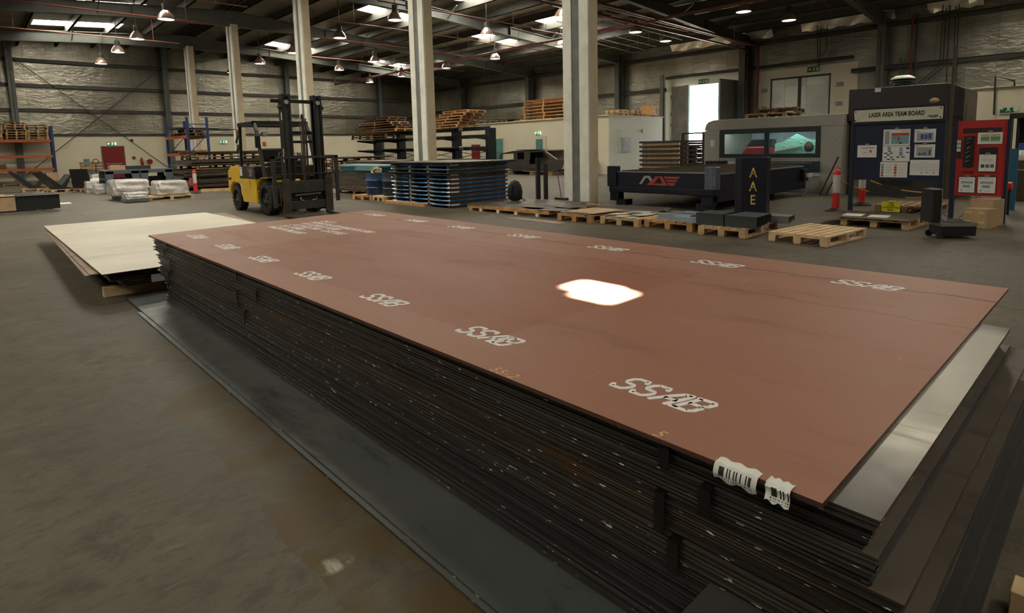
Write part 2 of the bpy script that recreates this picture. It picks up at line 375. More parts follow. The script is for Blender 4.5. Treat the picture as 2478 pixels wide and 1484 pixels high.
# bracing rods on the back wall
for (a, b) in (((3.0, 7.7), (11.1, .5)), ((11.1, 7.7), (3.0, .5))):
    gi += 1; struct('trim_%d' % gi, MB().tube([(a[0], YB - .3, a[1]), (b[0], YB - .3, b[1])], .025, 6), GIRT)
# ---------------------------------------------------------------- steel materials
f = NT('red_primer', .5); X = f.xyz()
c = f.ramp(f.noise(1.3, detail=6, rough=.65), [(.3, (.26, .102, .060)), (.7, (.31, .128, .078))])
dust = f.ramp(f.noise(.9, detail=4), [(.3, .55), (.7, .95)])
# a sheet that lay on this one kept the dust off: the clean patch keeps its own outline
pa = f.math('MULTIPLY', f.band(X[0], .25, 1.95), f.band(X[1], 1.6, 4.93))
pb = f.math('MULTIPLY', f.band(X[0], .25, 2.02), f.band(X[1], 1.42, 1.7))
pm = f.math('MAXIMUM', pa, pb)
c = f.mix(f.math('MULTIPLY', dust, f.math('SUBTRACT', 1., f.math('MULTIPLY', pm, .75))), c, (.33, .165, .110))
sm = f.noise(2.6, f.vec((1, .35, 1), rot=(0, 0, .35)), 5, .7, .3)
c = f.mix(f.ramp(sm, [(.3, .45), (.42, 0.)]), c, (.15, .062, .042))
sc_ = f.noise(20, f.vec((.12, 1, 1), rot=(0, 0, .6)), 2, .5); sc2 = f.noise(26, f.vec((1, .1, 1), rot=(0, 0, -.25)), 2, .5)
c = f.mix(f.ramp(sc_, [(.73, 0.), (.77, .6)]), c, (.42, .21, .13)); c = f.mix(f.ramp(sc2, [(.74, 0.), (.78, .5)]), c, (.42, .22, .14))
c = f.mix(f.ramp(f.noise(11, detail=3), [(.72, 0.), (.75, .4)]), c, (.36, .25, .2))
for (ya, yb, xc, hw, am) in ((.45, .95, 2.35, .012, .75), (4.3, 5.1, 1.75, .006, .5)):
    wob = f.math('ADD', X[0], f.math('MULTIPLY', f.math('SUBTRACT', f.noise(4), .5), .12))
    c = f.mix(f.math('MULTIPLY', f.line(wob, xc, hw), am), c, (.06, .035, .026))
f.col(c); f.rough(f.ramp(sm, [(.25, .58), (.7, .46)])); f.b.inputs['Specular IOR Level'].default_value = .3
REDP = f.m
f = NT('red_primer_edge', .5); f.col(f.ramp(f.noise(20, f.vec((1, .1, 1))), [(.35, (.05, .024, .018)), (.7, (.11, .045, .03))])); REDE = f.m
def edge_mat(name, a, b, rust):
    f = NT(name, .38, .35); X = f.xyz()
    n = f.noise(9, f.vec((1, .12, 6)), 5, .7)
    c = f.ramp(n, [(.35, a), (.7, b)])
    c = f.mix(f.ramp(f.noise(3.5, f.vec((1, .5, 3)), 5, .7), [(.56, 0.), (.68, rust)]), c, (.16, .062, .018))
    sp = f.noise(70, f.vec((1, .3, 1)), 2, .4)
    c = f.mix(f.ramp(sp, [(.70, 0.), (.71, 1.)]), c, (.85, .84, .75))  # white specks: chalk and metal glints put into the edge colour
    f.col(c); f.rough(f.ramp(n, [(.3, .3), (.7, .55)])); return f.m
EDGE1 = edge_mat('steel_edge', (.018, .017, .0145), (.115, .107, .088), .4)
EDGE2 = edge_mat('steel_edge_purple', (.015, .013, .0125), (.085, .074, .07), .12)
EDGE3 = edge_mat('steel_edge_rusty', (.022, .018, .013), (.14, .11, .07), .85)
def plate_mat(name, a, b, blot, rough=.42, metal=.4):
    f = NT(name, rough, metal)
    c = f.ramp(f.noise(1.1, detail=5, rough=.6), [(.32, a), (.68, b)])
    c = f.mix(f.ramp(f.noise(2.2, f.vec((1, .3, 1), rot=(0, 0, .5)), 6, .75, .6), [(.57, 0.), (.68, .8)]), c, blot)
    c = f.mix(f.ramp(f.noise(24, f.vec((.15, 1, 1)), 2), [(.7, 0), (.75, .35)]), c, tuple(min(1, v * 2.2) for v in b))
    f.col(c); f.rough(f.ramp(f.noise(3, detail=4), [(.3, rough - .1), (.7, rough + .12)])); return f.m
MILL = plate_mat('mill_scale_light', (.34, .31, .25), (.42, .39, .32), (.16, .12, .08), .38, .35)
nt_ = MILL.node_tree; b_ = nt_.nodes['Principled BSDF']; src = b_.inputs['Base Color'].links[0].from_socket       # heat tinted ends of the light sheet
tc_ = nt_.nodes.new('ShaderNodeTexCoord'); sx_ = nt_.nodes.new('ShaderNodeSeparateXYZ'); nt_.links.new(tc_.outputs['Object'], sx_.inputs[0])
rp_ = nt_.nodes.new('ShaderNodeValToRGB'); e_ = rp_.color_ramp.elements; mr_ = nt_.nodes.new('ShaderNodeMapRange'); mr_.inputs[1].default_value = 1.4; mr_.inputs[2].default_value = 3.3; nt_.links.new(sx_.outputs[0], mr_.inputs[0]); nt_.links.new(mr_.outputs[0], rp_.inputs[0])
e_[0].position = .10; e_[0].color = (.9, .9, .9, 1); e_[1].position = .97; e_[1].color = (.75, .75, .75, 1)
for p__, v__ in ((.19, .45), (.26, 0), (.90, 0)): q__ = e_.new(p__); q__.color = (v__, v__, v__, 1)
mx_ = nt_.nodes.new('ShaderNodeMix'); mx_.data_type = 'RGBA'; nt_.links.new(rp_.outputs[0], mx_.inputs[0]); nt_.links.new(src, mx_.inputs[6]); mx_.inputs[7].default_value = (.085, .075, .065, 1); nt_.links.new(mx_.outputs[2], b_.inputs['Base Color'])
MILLB = plate_mat('mill_scale_brown', (.085, .068, .05), (.13, .105, .08), (.045, .04, .04), .45, .4)
MILLD = plate_mat('mill_scale_dark', (.105, .115, .108), (.16, .17, .158), (.035, .03, .024), .40, .35)
MILLK = plate_mat('mill_scale_black', (.024, .023, .022), (.042, .040, .037), (.014, .012, .01), .5, .3)
BROWNP = plate_mat('brown_sheet', (.20, .125, .085), (.25, .16, .11), (.12, .08, .06), .55, .1)
GREENP = plate_mat('grey_green_sheet', (.16, .18, .155), (.2, .22, .19), (.1, .1, .09), .5, .1)
f = NT('pale_sheet', .5)
c = f.ramp(f.noise(.7, detail=5), [(.32, (.52, .475, .37)), (.7, (.66, .615, .50))])
c = f.mix(f.ramp(f.noise(1.1, f.vec((.45, 1.8, 1)), 6, .7, .4), [(.56, 0.), (.75, .62)]), c, (.25, .25, .215))
c = f.mix(f.ramp(f.noise(3.2, f.vec((.3, 1.6, 1)), 5, .7), [(.64, 0.), (.74, .6)]), c, (.12, .12, .11)); f.col(c); PALE = f.m
WOOD = mat('pallet_pine', (.50, .34, .175), .75, 0, .28, 6, .15, 30, stretch=(1, 1, 1))
WOODL = mat('pallet_pine_fresh', (.60, .43, .235), .7, 0, .22, 6, .12, 30)
WOODO = mat('pallet_pine_orange', (.47, .255, .10), .75, 0, .3, 5, .1, 30)
WOODD = mat('pallet_pine_old', (.26, .165, .085), .8, 0, .35, 5, .1, 30)
WOODX = mat('timber_dark', (.13, .075, .038), .8, 0, .35, 5, .1, 30)
WHITEP = mat('white_stencil_paint', (.78, .77, .74), .6, 0, .1, 30)
CHALK = mat('yellow_chalk', (.75, .52, .2), .8, 0, .2, 60)
BLACKP = mat('black_paint', (.012, .012, .012), .45, 0, .2)
PAPER = mat('white_paper', (.72, .72, .68), .55, 0, .05, 9)
STRAP = mat('black_strapping', (.010, .010, .009), .4, .3, .2)
CARD = mat('cardboard', (.43, .29, .165), .8, 0, .12, 5)

def slab(poly, z0, z1, name, mats, parent=None, loc=None, bow=0.):  # poly ccw (x,y); top face material 0, sides material 1
    g = MB(); n = len(poly)
    vs = [(x, y, z0) for x, y in poly] + [(x, y, z1) for x, y in poly]
    g.m = 0; g.add(vs, [tuple(range(2 * n - 1, n - 1, -1))[::-1]])
    g2 = len(g.v)
    g.m = 1; g.add(vs, [tuple(range(n))[::-1]] + [(k, (k + 1) % n, n + (k + 1) % n, n + k) for k in range(n)])
    return g.build(name, mats, parent, loc=loc)
def rect(x0, x1, y0, y1, a=0.):
    cx, cy = (x0 + x1) / 2, (y0 + y1) / 2; c, s = math.cos(a), math.sin(a)
    return [(cx + (x - cx) * c - (y - cy) * s, cy + (x - cx) * s + (y - cy) * c) for x, y in ((x0, y0), (x1, y0), (x1, y1), (x0, y1))]

# ---------------------------------------------------------------- the big plate stack in front
ZT = .68
pA, pD, pC, pB = at(359, 569.5, z=ZT), at(1990, 1219, z=ZT), at(2441, 698, z=ZT), at(893, 508.5, z=ZT)
RPX, RPY = pD.x, pD.y
top = thing('primed_steel_plate', 'red-brown primed steel plate with white stencilled letters, topmost of the big front stack', 'steel plate', (RPX, RPY, ZT - .014))
slab([(p.x - RPX, p.y - RPY) for p in (pD, pC, pB, pA)], 0, .014, 'plate_body', [REDP, REDE], top)
GLY = {'S': [[(1, .84), (.84, 1), (.25, 1), (.05, .86), (.07, .66), (.25, .53), (.78, .46), (.95, .32), (.93, .13), (.76, 0), (.15, 0), (0, .15)]], 'A': [[(0, 0), (.30, .62), (.55, .95), (.9, 1), (1, .8), (.98, .4), (.94, 0)], [(.2, .38), (.98, .38)]], 'B': [[(.06, 0), (.06, 1), (.8, 1), (1, .88), (1, .64), (.8, .52), (.08, .52)], [(.8, .52), (1, .4), (1, .13), (.8, 0), (-.1, 0)], [(-.06, 1), (.1, 1)]]}
def ssab(loc, s='SSAB', w_=.060, pitch=.082, h=.108, r=.0094, sh=.36):
    g = MB(); L = pitch * (len(s) - 1) + w_
    for k, ch in enumerate(s):
        for st in GLY[ch]:
            P_ = [Vector((k * pitch + x * w_ + sh * y * h - L / 2 - sh * h / 2, y * h, 0)) for x, y in st]
            for a, b in zip(P_, P_[1:]): g.bar(a, b, 2 * r, .0006)
            for p in P_: g.cyl(p + Vector((0, 0, -.0003)), p + Vector((0, 0, .00025)), r * 1.05, 8)
    return g.build('stencil_mark', WHITEP, top, loc=loc, rotz=-PI / 2)
for (px, py) in ((478, 573), (545, 598), (632, 628), (747, 669), (910, 730), (1160, 820), (1580, 965)):
    p = at(px, py, z=ZT); ssab((1.562 + .055 * (p.y - 1) / 5.4 - RPX, p.y - RPY, .0142))
for (px, py) in ((912, 520), (1010, 534), (1130, 548), (1278, 570), (1470, 601), (1730, 640), (2097, 690)):
    p = at(px, py, z=ZT); ssab((3.63 + .13 * (p.y - 1) / 5.6 - RPX, p.y - RPY, .0142))
for k, (s, xx, sx) in enumerate((('2.C.2', 3.05, 1.), ('WEAR PLATE HARDOX 500', 2.92, .86), ('10 X 2500 X 6500', 2.80, .9), ('S 1/1 NO 7500   2.527 KG', 2.68, .86), ('2.0  7/7500', 2.56, .9), ('MADE IN FINLAND', 2.43, .78))):
    text('stencil_line', s, .125, WHITEP, top, (xx - RPX, 6.63 - RPY, .0142), (0, 0, -PI / 2), 'LEFT', .3, .003, .0003, sx, 1.05)
text('chalk_mark', '55-2', .06, CHALK, top, (1.362 - RPX, 1.61 - RPY, .0142), (0, 0, -PI / 2), 'LEFT', .3, -.001, .0003, 1.1, 1.1)
p = at(1590, 1052, z=ZT); text('chalk_mark', '5', .06, CHALK, top, (p.x - RPX - .01, p.y - RPY, .0142), (0, 0, -PI / 2), 'CENTER', .3, -.001, .0003)

BUN = [  # name, z0, z1, x0, x1, y0, y1, sheets, edge, top
    ('upper bundle just under the red plate', .580, .6655, 1.400, 3.29, .337, 6.96, 10, EDGE1, MILL),
    ('second bundle of the big stack', .497, .575, 1.396, 3.33, .329, 6.93, 9, EDGE1, MILLB),
    ('third bundle of the big stack', .372, .490, 1.412, 3.62, .284, 6.90, 13, EDGE3, MILLB),
    ('fourth bundle of the big stack', .262, .366, 1.404, 3.50, .266, 6.86, 11, EDGE1, MILLB),
    ('fifth bundle of the big stack', .142, .256, 1.420, 3.58, .246, 6.74, 11, EDGE2, MILLK),
    ('lowest bundle of the big stack', .0225, .136, 1.398, 3.66, .225, 6.62, 10, EDGE2, MILLK)]
for bi, (bn, z0, z1, x0, x1, y0, y1, n, em, tm) in enumerate(BUN):
    t = (z1 - z0) / n
    for k in range(n):
        zt_ = z1 - k * t; dx = R.uniform(-.006, .010) + (.018 if k == n - 1 and bi in (1, 3) else 0); dy = R.uniform(-.004, .007) + .0025 * k; fy = R.uniform(-.05, .07)
        if k in (2, 5) and bi < 4: dx -= .008; fy = .09 if R.random() < .6 else fy
        o = slab(rect(x0 + dx, x1 + R.uniform(-.02, .02), y0 + dy, y1 + fy, R.uniform(-.0006, .0006)), zt_ - t * R.uniform(.62, .8), zt_, 'steel_sheet', [tm if k == 0 else MILLK, em if R.random() < .75 else (EDGE3 if bi < 4 else EDGE2)])
        tag(o, ('light grey' if bi == 0 and k == 0 else 'dark') + ' steel sheet, ' + ('topmost' if k == 0 else ORD[k] + ' from top') + ' in the ' + bn, 'steel sheet', 'sheets in the ' + bn)
    for si, yy in enumerate((.84, 4.35, 6.45)):
        yy += (.03, -.1, .05, .0, -.12, .1)[bi] * (1 if si == 0 else 3 if si == 1 else -1)
        if bi == 5 or (bi == 4 and si == 1): continue
        g = MB(); w_ = .017
        g.box(x0 - .020, x0 - .016, yy - w_, yy + w_, z0 + .002, z1 + .001).box(x0 - .020, x0 + .06, yy - w_, yy + w_, z1 + .0004, z1 + .0018).box(x0 - .021, x0 - .014, yy - w_ - .002, yy + w_ + .002, z0 + (z1 - z0) * .5, z0 + (z1 - z0) * .5 + .02)
        tag(g.build('packing_strap', STRAP), 'black steel strap clamped round the ' + bn + ', ' + ('near end', 'middle', 'far end')[si], 'strap', 'straps round the big stack')
# torn barcode labels over the edge of the red plate
f = NT('barcode_paper', .5); X = f.xyz()
wv = f.N.new('ShaderNodeTexWhiteNoise'); wv.noise_dimensions = '1D'; f.L.new(f.math('FLOOR', f.math('DIVIDE', X[1], .0035)), wv.inputs[1])
bar_ = f.math('MULTIPLY', f.math('GREATER_THAN', wv.outputs[0], .5), f.band(X[2], -.026, -.003))
wt = f.N.new('ShaderNodeTexWhiteNoise'); wt.noise_dimensions = '1D'; f.L.new(f.math('FLOOR', f.math('DIVIDE', X[1], .002)), wt.inputs[1])
tx = f.math('MULTIPLY', f.math('GREATER_THAN', wt.outputs[0], .55), f.math('MAXIMUM', f.band(X[2], -.032, -.029), f.band(X[2], -.037, -.035)))
inn = f.band(X[1], -.1, -.006)
c = f.mix(f.math('MULTIPLY', f.math('MAXIMUM', bar_, tx), inn), f.ramp(f.noise(8), [(.3, (.62, .63, .57)), (.7, (.76, .76, .70))]), (.02, .02, .02)); f.col(c); BARC = f.m
def label_flap(p, L, drop, wob, lab):
    def fn(u, v):
        y = -L * u; s = v * (drop + .03)
        rag = .002 * math.sin(u * 17 + wob) * (1 if v > .9 or v < .1 else 0)
        if s < .03: return Vector((.03 - s + rag, y, 0.0015 + .003 * math.sin(u * 9 + wob) ** 2))
        q = s - .03; return Vector((-.003 - .008 * math.sin(q / drop * 2.4 + wob) ** 2, y, -q + (.004 * math.sin(u * 13) if v > .9 else 0)))
    o = MB().grid(fn, 22, 12).build('barcode_label', BARC, None, smooth=True, loc=p); return tag(o, lab, 'label')
p1 = at(1738, 1112, z=ZT); label_flap((RPX - .004, p1.y, ZT), p1.y - at(1838, 1156, z=ZT).y, .040, .3, 'longer torn white barcode label on the near edge of the red plate')
p2 = at(1862, 1160, z=ZT); label_flap((RPX - .004, p2.y, ZT), p2.y - at(1915, 1190, z=ZT).y, .040, 1.9, 'shorter crumpled barcode label nearest the corner of the red plate')
# long sheets lying on the floor under the stack
q = at(305, 720, z=.022)
o = slab([(1.115, -.6), (1.9, -.6), (1.9, 7.2), (q.x, q.y)], .012, .0215, 'floor_sheet', [MILLD, EDGE1]); tag(o, 'long dark grey steel sheet lying on the floor along the big stack', 'steel sheet')
q = at(332, 756, z=.012)
o = slab([(1.10, -.6), (1.8, -.6), (1.8, 6.3), (q.x, q.y)], .0, .0115, 'floor_sheet', [MILLD, EDGE1]); tag(o, 'lower steel sheet on the floor with a sliver showing beyond the upper one', 'steel sheet')
# low dark steel box by the camera, wooden block at the right
c_ = at(1719, 1409, z=.45)
t = thing('steel_box', 'flat dark grey steel box top at the bottom edge beside the big stack', 'box', (c_.x - .45, c_.y - .5, 0))
MB().box(-.43, .43, -.48, .48, 0, .44).build('body', MILLK, t); MB().box(-.45, .45, -.5, .5, .44, .45).build('lid', MILLK, t, bevel=.002)
o = MB().box(0, .1, -.6, 0, 0, .1).build('timber_block', WOODL, None, loc=(2.249, .183, 0), bevel=.003); tag(o, 'pale wooden block on the floor at the bottom right corner', 'timber')

# ---------------------------------------------------------------- second stack at the left
n_ = at(247, 665, z=.30); fl = at(105, 547, z=.30); fr = at(497, 514, z=.30)
o = slab([(n_.x, n_.y), (n_.x + 2.72, n_.y + .02), (fr.x, fr.y), (fl.x, fl.y)], .288, .30, 'pale_steel_sheet', [PALE, EDGE3]); tag(o, 'pale dusty sheet with grey smears, topmost of the low left stack', 'steel sheet')
g_ = at(197, 630, z=.288)
o = slab([(g_.x + .02, g_.y), (g_.x + 2.4, g_.y + .1), (g_.x + 2.4, 12.6), (n_.x + .06, 12.6)], .2785, .287, 'steel_sheet', [GREENP, EDGE1]); tag(o, 'grey green sheet with one corner showing under the pale sheet', 'steel sheet')
for k, (px, py, z, lab) in enumerate(((217, 665, .277, 'upper red brown sheet sticking out under the pale sheet'), (206, 668, .267, 'lower red brown sheet sticking out at the far left of the low stack'))):
    a = at(px, py, z=z); b = at(104 - 4 * k, 548 + k, z=z)
    o = slab([(a.x, a.y), (a.x + 2.6, a.y + .05), (3.95 - .1 * k, 13.1), (b.x, b.y)], z - .009, z, 'steel_sheet', [BROWNP, BROWNP]); tag(o, lab, 'steel sheet')
for k in range(6):
    o = slab(rect(1.03 + .028 * (5 - k) * (.5 if k > 2 else 1.2) - .03, 3.7, 7.30 + R.uniform(-.02, .03), 13.2, .001 * k), .112 + .0245 * k, .126 + .0245 * k, 'steel_sheet', [BROWNP if k > 3 else MILLB, EDGE3])
    tag(o, 'rusty brown sheet, %s from the timber in the low left stack' % ('first', 'second', 'third', 'fourth', 'fifth', 'sixth')[k], 'steel sheet', 'brown sheets in the low left stack')
o = MB().box(.0, 2.3, 0, .11, 0, .11).build('timber_beam', WOODL, None, loc=(.985, 7.47, 0), bevel=.004); tag(o, 'pale timber beam under the near end of the low left stack', 'timber')
o = MB().box(.0, 2.5, 0, .11, 0, .11).build('timber_beam', WOODL, None, loc=(1.1, 12.7, 0), bevel=.004); tag(o, 'timber beam under the far end of the low left stack', 'timber')
a = at(359, 657, z=.235)
o = MB().box(0, .17, -.003, 0, 0, .085).build('paper_label', PAPER, None, loc=(a.x, 7.27, .13)); tag(o, 'white paper label stuck to the edge of the low left stack', 'label')
# ---------------------------------------------------------------- pallets on the floor at the right
NAVY = mat('navy_paint', (.012, .020, .048), .38, .1, .2, 4); NAVYD = mat('navy_dark_paint', (.010, .011, .024), .42, .15, .3, 3)
SIGNRED = mat('red_paint', (.42, .022, .018), .42, 0, .1, 2); BLUEINK = mat('blue_ink', (.03, .09, .27), .6, 0, 0); GREYINK = mat('grey_ink', (.32, .33, .33), .6, 0, 0)
REDINK = mat('red_ink', (.5, .05, .03), .6, 0, 0); GREENINK = mat('green_ink', (.08, .33, .12), .6, 0, 0); TEALINK = mat('teal_ink', (.17, .34, .38), .6, 0, 0); YELINK = mat('yellow_ink', (.62, .44, .1), .6, 0, 0)
CHROME = mat('clip_metal', (.5, .49, .42), .3, .9, .1); IVORY = mat('ivory_sign', (.60, .59, .47), .45, 0, .04)
def pallet(x, y, rot, lx, ly, m, label, group=None, name='wooden_pallet', z=0., n=6, h=.144, simple=False, slatdir=0):
    def dk(g):
        for k in range(n):
            w_ = ly / n * .78; yy = -ly / 2 + w_ / 2 + k * (ly - w_) / (n - 1); g.box(-lx / 2, lx / 2, yy - w_ / 2, yy + w_ / 2, h - .022, h)
        for xx in (-lx / 2 + .05, 0, lx / 2 - .05): g.box(xx - .05, xx + .05, -ly / 2, ly / 2, h - .044, h - .0225)
        return g
    def blk(g, i, j):
        xx = (-lx / 2 + .05, 0, lx / 2 - .05)[i]; yy = (-ly / 2 + .055, 0, ly / 2 - .055)[j]; return g.box(xx - .05, xx + .05, yy - .055, yy + .055, .0225, h - .0445)
    def bot(g, j):
        yy = (-ly / 2 + .05, 0, ly / 2 - .05)[j]; return g.box(-lx / 2, lx / 2, yy - .05, yy + .05, 0, .022)
    if simple:
        g = MB(); dk(g)
        for j in range(3):
            bot(g, j)
            for i in range(3): blk(g, i, j)
        return tag(g.build(name, m, None, loc=(x, y, z), rotz=rot), label, 'pallet', group)
    t = thing(name, label, 'pallet', (x, y, z), rot, group)
    dk(MB()).build('deck', m, t)
    for j in range(3):
        bot(MB(), j).build('bottom_board', m, t)
        for i in range(3): blk(MB(), i, j).build('block', m, t)
    return t
pallet(9.50, 3.30, -.095, 1.30, .87, WOODL, 'empty pale wooden pallet standing alone nearest the team board', 'pallets along the aisle', n=7)
PL = {}
for k, (ax, ay, bx, by, lx, m, lab) in enumerate((
        (8.816, 4.942, 8.888, 4.144, 1.30, WOOD, 'wooden pallet carrying dark bent profiles by the lettered post'),
        (9.11, 6.144, 8.954, 5.151, 1.2, WOODO, 'wooden pallet carrying shiny blue-white profiles'),
        (8.928, 7.066, 8.938, 6.187, 1.2, WOOD, 'wooden pallet covered with small white and grey cut plates'),
        (8.806, 8.092, 8.881, 7.232, 1.2, WOODO, 'wooden pallet with plywood on top beside the white column'))):
    rot = math.atan2(bx - ax, ay - by) * .35; L = math.hypot(bx - ax, by - ay); c, s = math.cos(rot), math.sin(rot); mx, my = (ax + bx) / 2, (ay + by) / 2
    PL[k] = (mx + c * lx / 2, my + s * lx / 2, rot); pallet(PL[k][0], PL[k][1], rot, lx, L, m, lab, 'pallets along the aisle')
# bent dark profiles on the first pallet
PROFD = mat('dark_profile', (.055, .068, .066), .45, .3, .2, 3, stretch=(1, .2, 1)); PROFB = mat('blue_white_profile', (.40, .50, .58), .28, .5, .25, 4, stretch=(1, .3, 1)); PROFG = mat('grey_profile', (.16, .165, .155), .45, .4, .3, 4)
def profile(x, y0, y1, z, w_, h, m, lab, grp, rot=0.):
    g = MB().box(0, .006, y0, y1, 0, h).box(.006, w_, y0, y1, h - .006, h).box(w_ - .006, w_, y0, y1, h * .25, h - .006)
    return tag(g.build('bent_profile', m, None, loc=(x, 0, z), rotz=rot), lab, 'steel profile', grp)
for k in range(5): profile(8.98 + .165 * k, 4.02 + .03 * k, 4.55 + .01 * k, .146, .15, .185 - .005 * k, PROFD, 'grey-faced bent steel profile, %s of the row counted from the aisle edge' % nth(k), 'bent profiles at the near end of the pallet')
for k in range(3): profile(8.98 + .165 * k, 4.57 + .02 * k, 5.06 + .01 * k, .146, .15, .195, PROFD, 'black bent steel profile behind the grey row, %s from the aisle edge' % nth(k), 'bent profiles at the far end of the pallet')
for k in range(3): profile(9.86 + .14 * k, 3.88 + .03 * k, 4.5, .146, .12, .12 - .005 * k, PROFG, 'low bent profile at the back of the dark profile pallet, %s' % ('near one', 'middle one', 'far one')[k], 'low profiles at the back')
for k, (x, y0, y1, h, m, lab) in enumerate(((9.05, 5.05, 5.62, .085, PROFB, 'bright blue-white profile lying along the front edge of its pallet'), (9.2, 5.3, 5.95, .10, PROFB, 'second blue-white profile behind the bright front one'), (9.42, 5.28, 5.9, .095, PROFG, 'grey profile in the middle of the blue-white load'), (9.6, 5.3, 5.95, .10, PROFB, 'blue-white profile towards the back of its pallet'), (9.8, 5.1, 5.8, .09, PROFB, 'rearmost blue-white profile on its pallet'))):
    profile(x, y0, y1, .146, .17, h, m, lab, 'blue-white profiles')
WCUT = mat('white_cut_plate', (.62, .61, .55), .4, .1, .1); GCUT = mat('grey_cut_plate', (.17, .185, .18), .4, .3, .2)
words_ = ['first', 'second', 'third', 'fourth', 'fifth', 'sixth', 'seventh', 'eighth', 'ninth', 'tenth', 'eleventh', 'twelfth']
for k in range(11):
    x = 8.97 + .25 * (k // 3) + R.uniform(-.03, .03); y = 6.3 + .27 * (k % 3) + R.uniform(-.03, .03); m = (WCUT, WCUT, GCUT, WCUT, BROWNP)[k % 5]
    o = slab(rect(x, x + R.uniform(.16, .28), y, y + R.uniform(.18, .3), R.uniform(-.5, .5)), .146 + .008 * (k % 4), .151 + .008 * (k % 4), 'cut_plate', [m, m])
    tag(o, '%s cut plate, %s from the aisle corner of the cut-plate pallet' % ('white' if m is WCUT else 'grey' if m is GCUT else 'brown', words_[k]), 'cut plate', 'cut plates on the pallet')
PLY = mat('plywood', (.44, .33, .20), .7, 0, .18, 2.5, stretch=(.3, 2, 1))
o = slab(rect(8.98, 9.85, 7.2, 7.98, -.06), .170, .182, 'plywood_sheet', [PLY, WOOD]); tag(o, 'plywood sheet on the pallet beside the white column', 'plywood')
for k in range(4):
    o = MB().cyl((0, 0, 0), (0, 0, .022), .085, 20).build('round_blank', GCUT, None, True, loc=(8.955, 7.99 - .2 * k, .146)); tag(o, 'dark round steel disc under the plywood edge, %s from the column side' % nth(k), 'disc', 'round blanks under the plywood')
# grey plates by the column foot
for k in range(2):
    o = slab(rect(10.15, 11.0, 6.8, 8.4, .05 + .04 * k), .10 + .022 * k, .118 + .022 * k, 'grey_plate', [MILLB if k else PROFG, PROFB]); tag(o, ('upper' if k else 'lower') + ' grey plate with blue-grey edge at the foot of the nearest column', 'steel plate', 'plates by the column foot')
for k, x in enumerate((10.3, 10.85)):
    o = MB().box(-.05, .05, -.8, .8, 0, .1).build('timber_bearer', WOODD, None, loc=(x, 7.6, 0)); tag(o, 'timber bearer under the grey plates, ' + ('aisle side', 'column side')[k], 'timber')
# long skid with dark plates and a backpack
t = thing('timber_skid', 'long low timber skid under dark plates and the backpack', 'skid', (0, 0, 0))
for x in (9.05, 9.95, 10.75): MB().box(x - .045, x + .045, 8.5, 11.25, .062, .142).build('runner', WOODO, t)
for k, y in enumerate((8.83, 9.5, 10.1, 10.72, 11.1)):
    MB().box(8.98, 10.8, y - .06, y + .06, 0, .062).build('bearer', WOODO, t)
    if k < 4: MB().box(8.972, 8.979, y - .05, y + .02, 0, .07).build('bracket', PAPER, t)
for k, (x0, x1, y0, y1, a, z) in enumerate(((9.0, 10.6, 10.0, 11.3, .03, .143), (9.1, 10.95, 9.35, 10.75, -.08, .149), (9.25, 10.9, 8.85, 9.95, .10, .155), (9.02, 9.5, 8.2, 8.85, .12, .149), (9.6, 10.4, 8.3, 9.2, -.2, .163))):
    o = slab(rect(x0, x1, y0, y1, a), z, z + .0055, 'dark_plate', [MILLB, EDGE1]); tag(o, ('far dark plate under the backpack', 'wide dark plate in the middle of the timber skid', 'dark plate nearest the white column on the skid', 'small loose plate hanging over the skid end', 'narrow top plate by the broom')[k], 'steel plate', 'plates on the timber skid')
o = slab([at(1213, 527, z=0).to_2d()[:], at(1352, 543, z=0).to_2d()[:], at(1381, 540, z=0).to_2d()[:], at(1250, 527, z=0).to_2d()[:]], .001, .006, 'flat_bar', [BROWNP, EDGE1]); tag(o, 'brown flat steel bar lying on the floor in front of the timber skid', 'steel bar')
# backpack
BAGM = mat('black_nylon', (.012, .012, .013), .6, 0, .3, 9, .25, 60)
t = thing('backpack', 'black backpack standing on the dark plates of the timber skid', 'backpack', (10.15, 10.74, .158), math.radians(-40))
def blob(sx, sy, sz, e=2.6, cz=0, cy=0, lean=0.):
    def fn(u, v):
        a = 2 * PI * u; b = PI * (v - .5); f_ = lambda c, p: math.copysign(abs(c) ** p, c); p = 2 / e
        x = sx * f_(math.cos(b), p) * f_(math.cos(a), p); y = sy * f_(math.cos(b), p) * f_(math.sin(a), p); z = sz * f_(math.sin(b), p)
        k = 1 - .22 * max(0, z / sz); return Vector((x * k, y * k + cy + lean * z, z + cz))
    return fn
MB().grid(blob(.19, .13, .255, 3.2, .255), 22, 14).build('bag_body', BAGM, t, True)
MB().grid(blob(.15, .06, .15, 3, .18, .12), 18, 10).build('front_pocket', BAGM, t, True)
for s in (-1, 1):
    g = MB(); pts = [(s * .09, -.11, .46), (s * .105, -.175, .42), (s * .115, -.20, .30), (s * .12, -.19, .17), (s * .15, -.13, .06)]
    for q in range(4): g.bar(pts[q], pts[q + 1], .055, .016, (0, -1, .2))
    g.build('shoulder_strap', BAGM, t, bevel=.004)
MB().tube([(-.04, -.10, .48), (-.03, -.11, .525), (.03, -.11, .525), (.04, -.10, .48)], .009, 6).build('grab_handle', BAGM, t, True)
MB().tube([(.15, -.12, .06), (.22, -.15, .05), (.25, -.12, .02), (.2, -.05, .01)], .008, 6).build('strap_tail', BAGM, t, True)
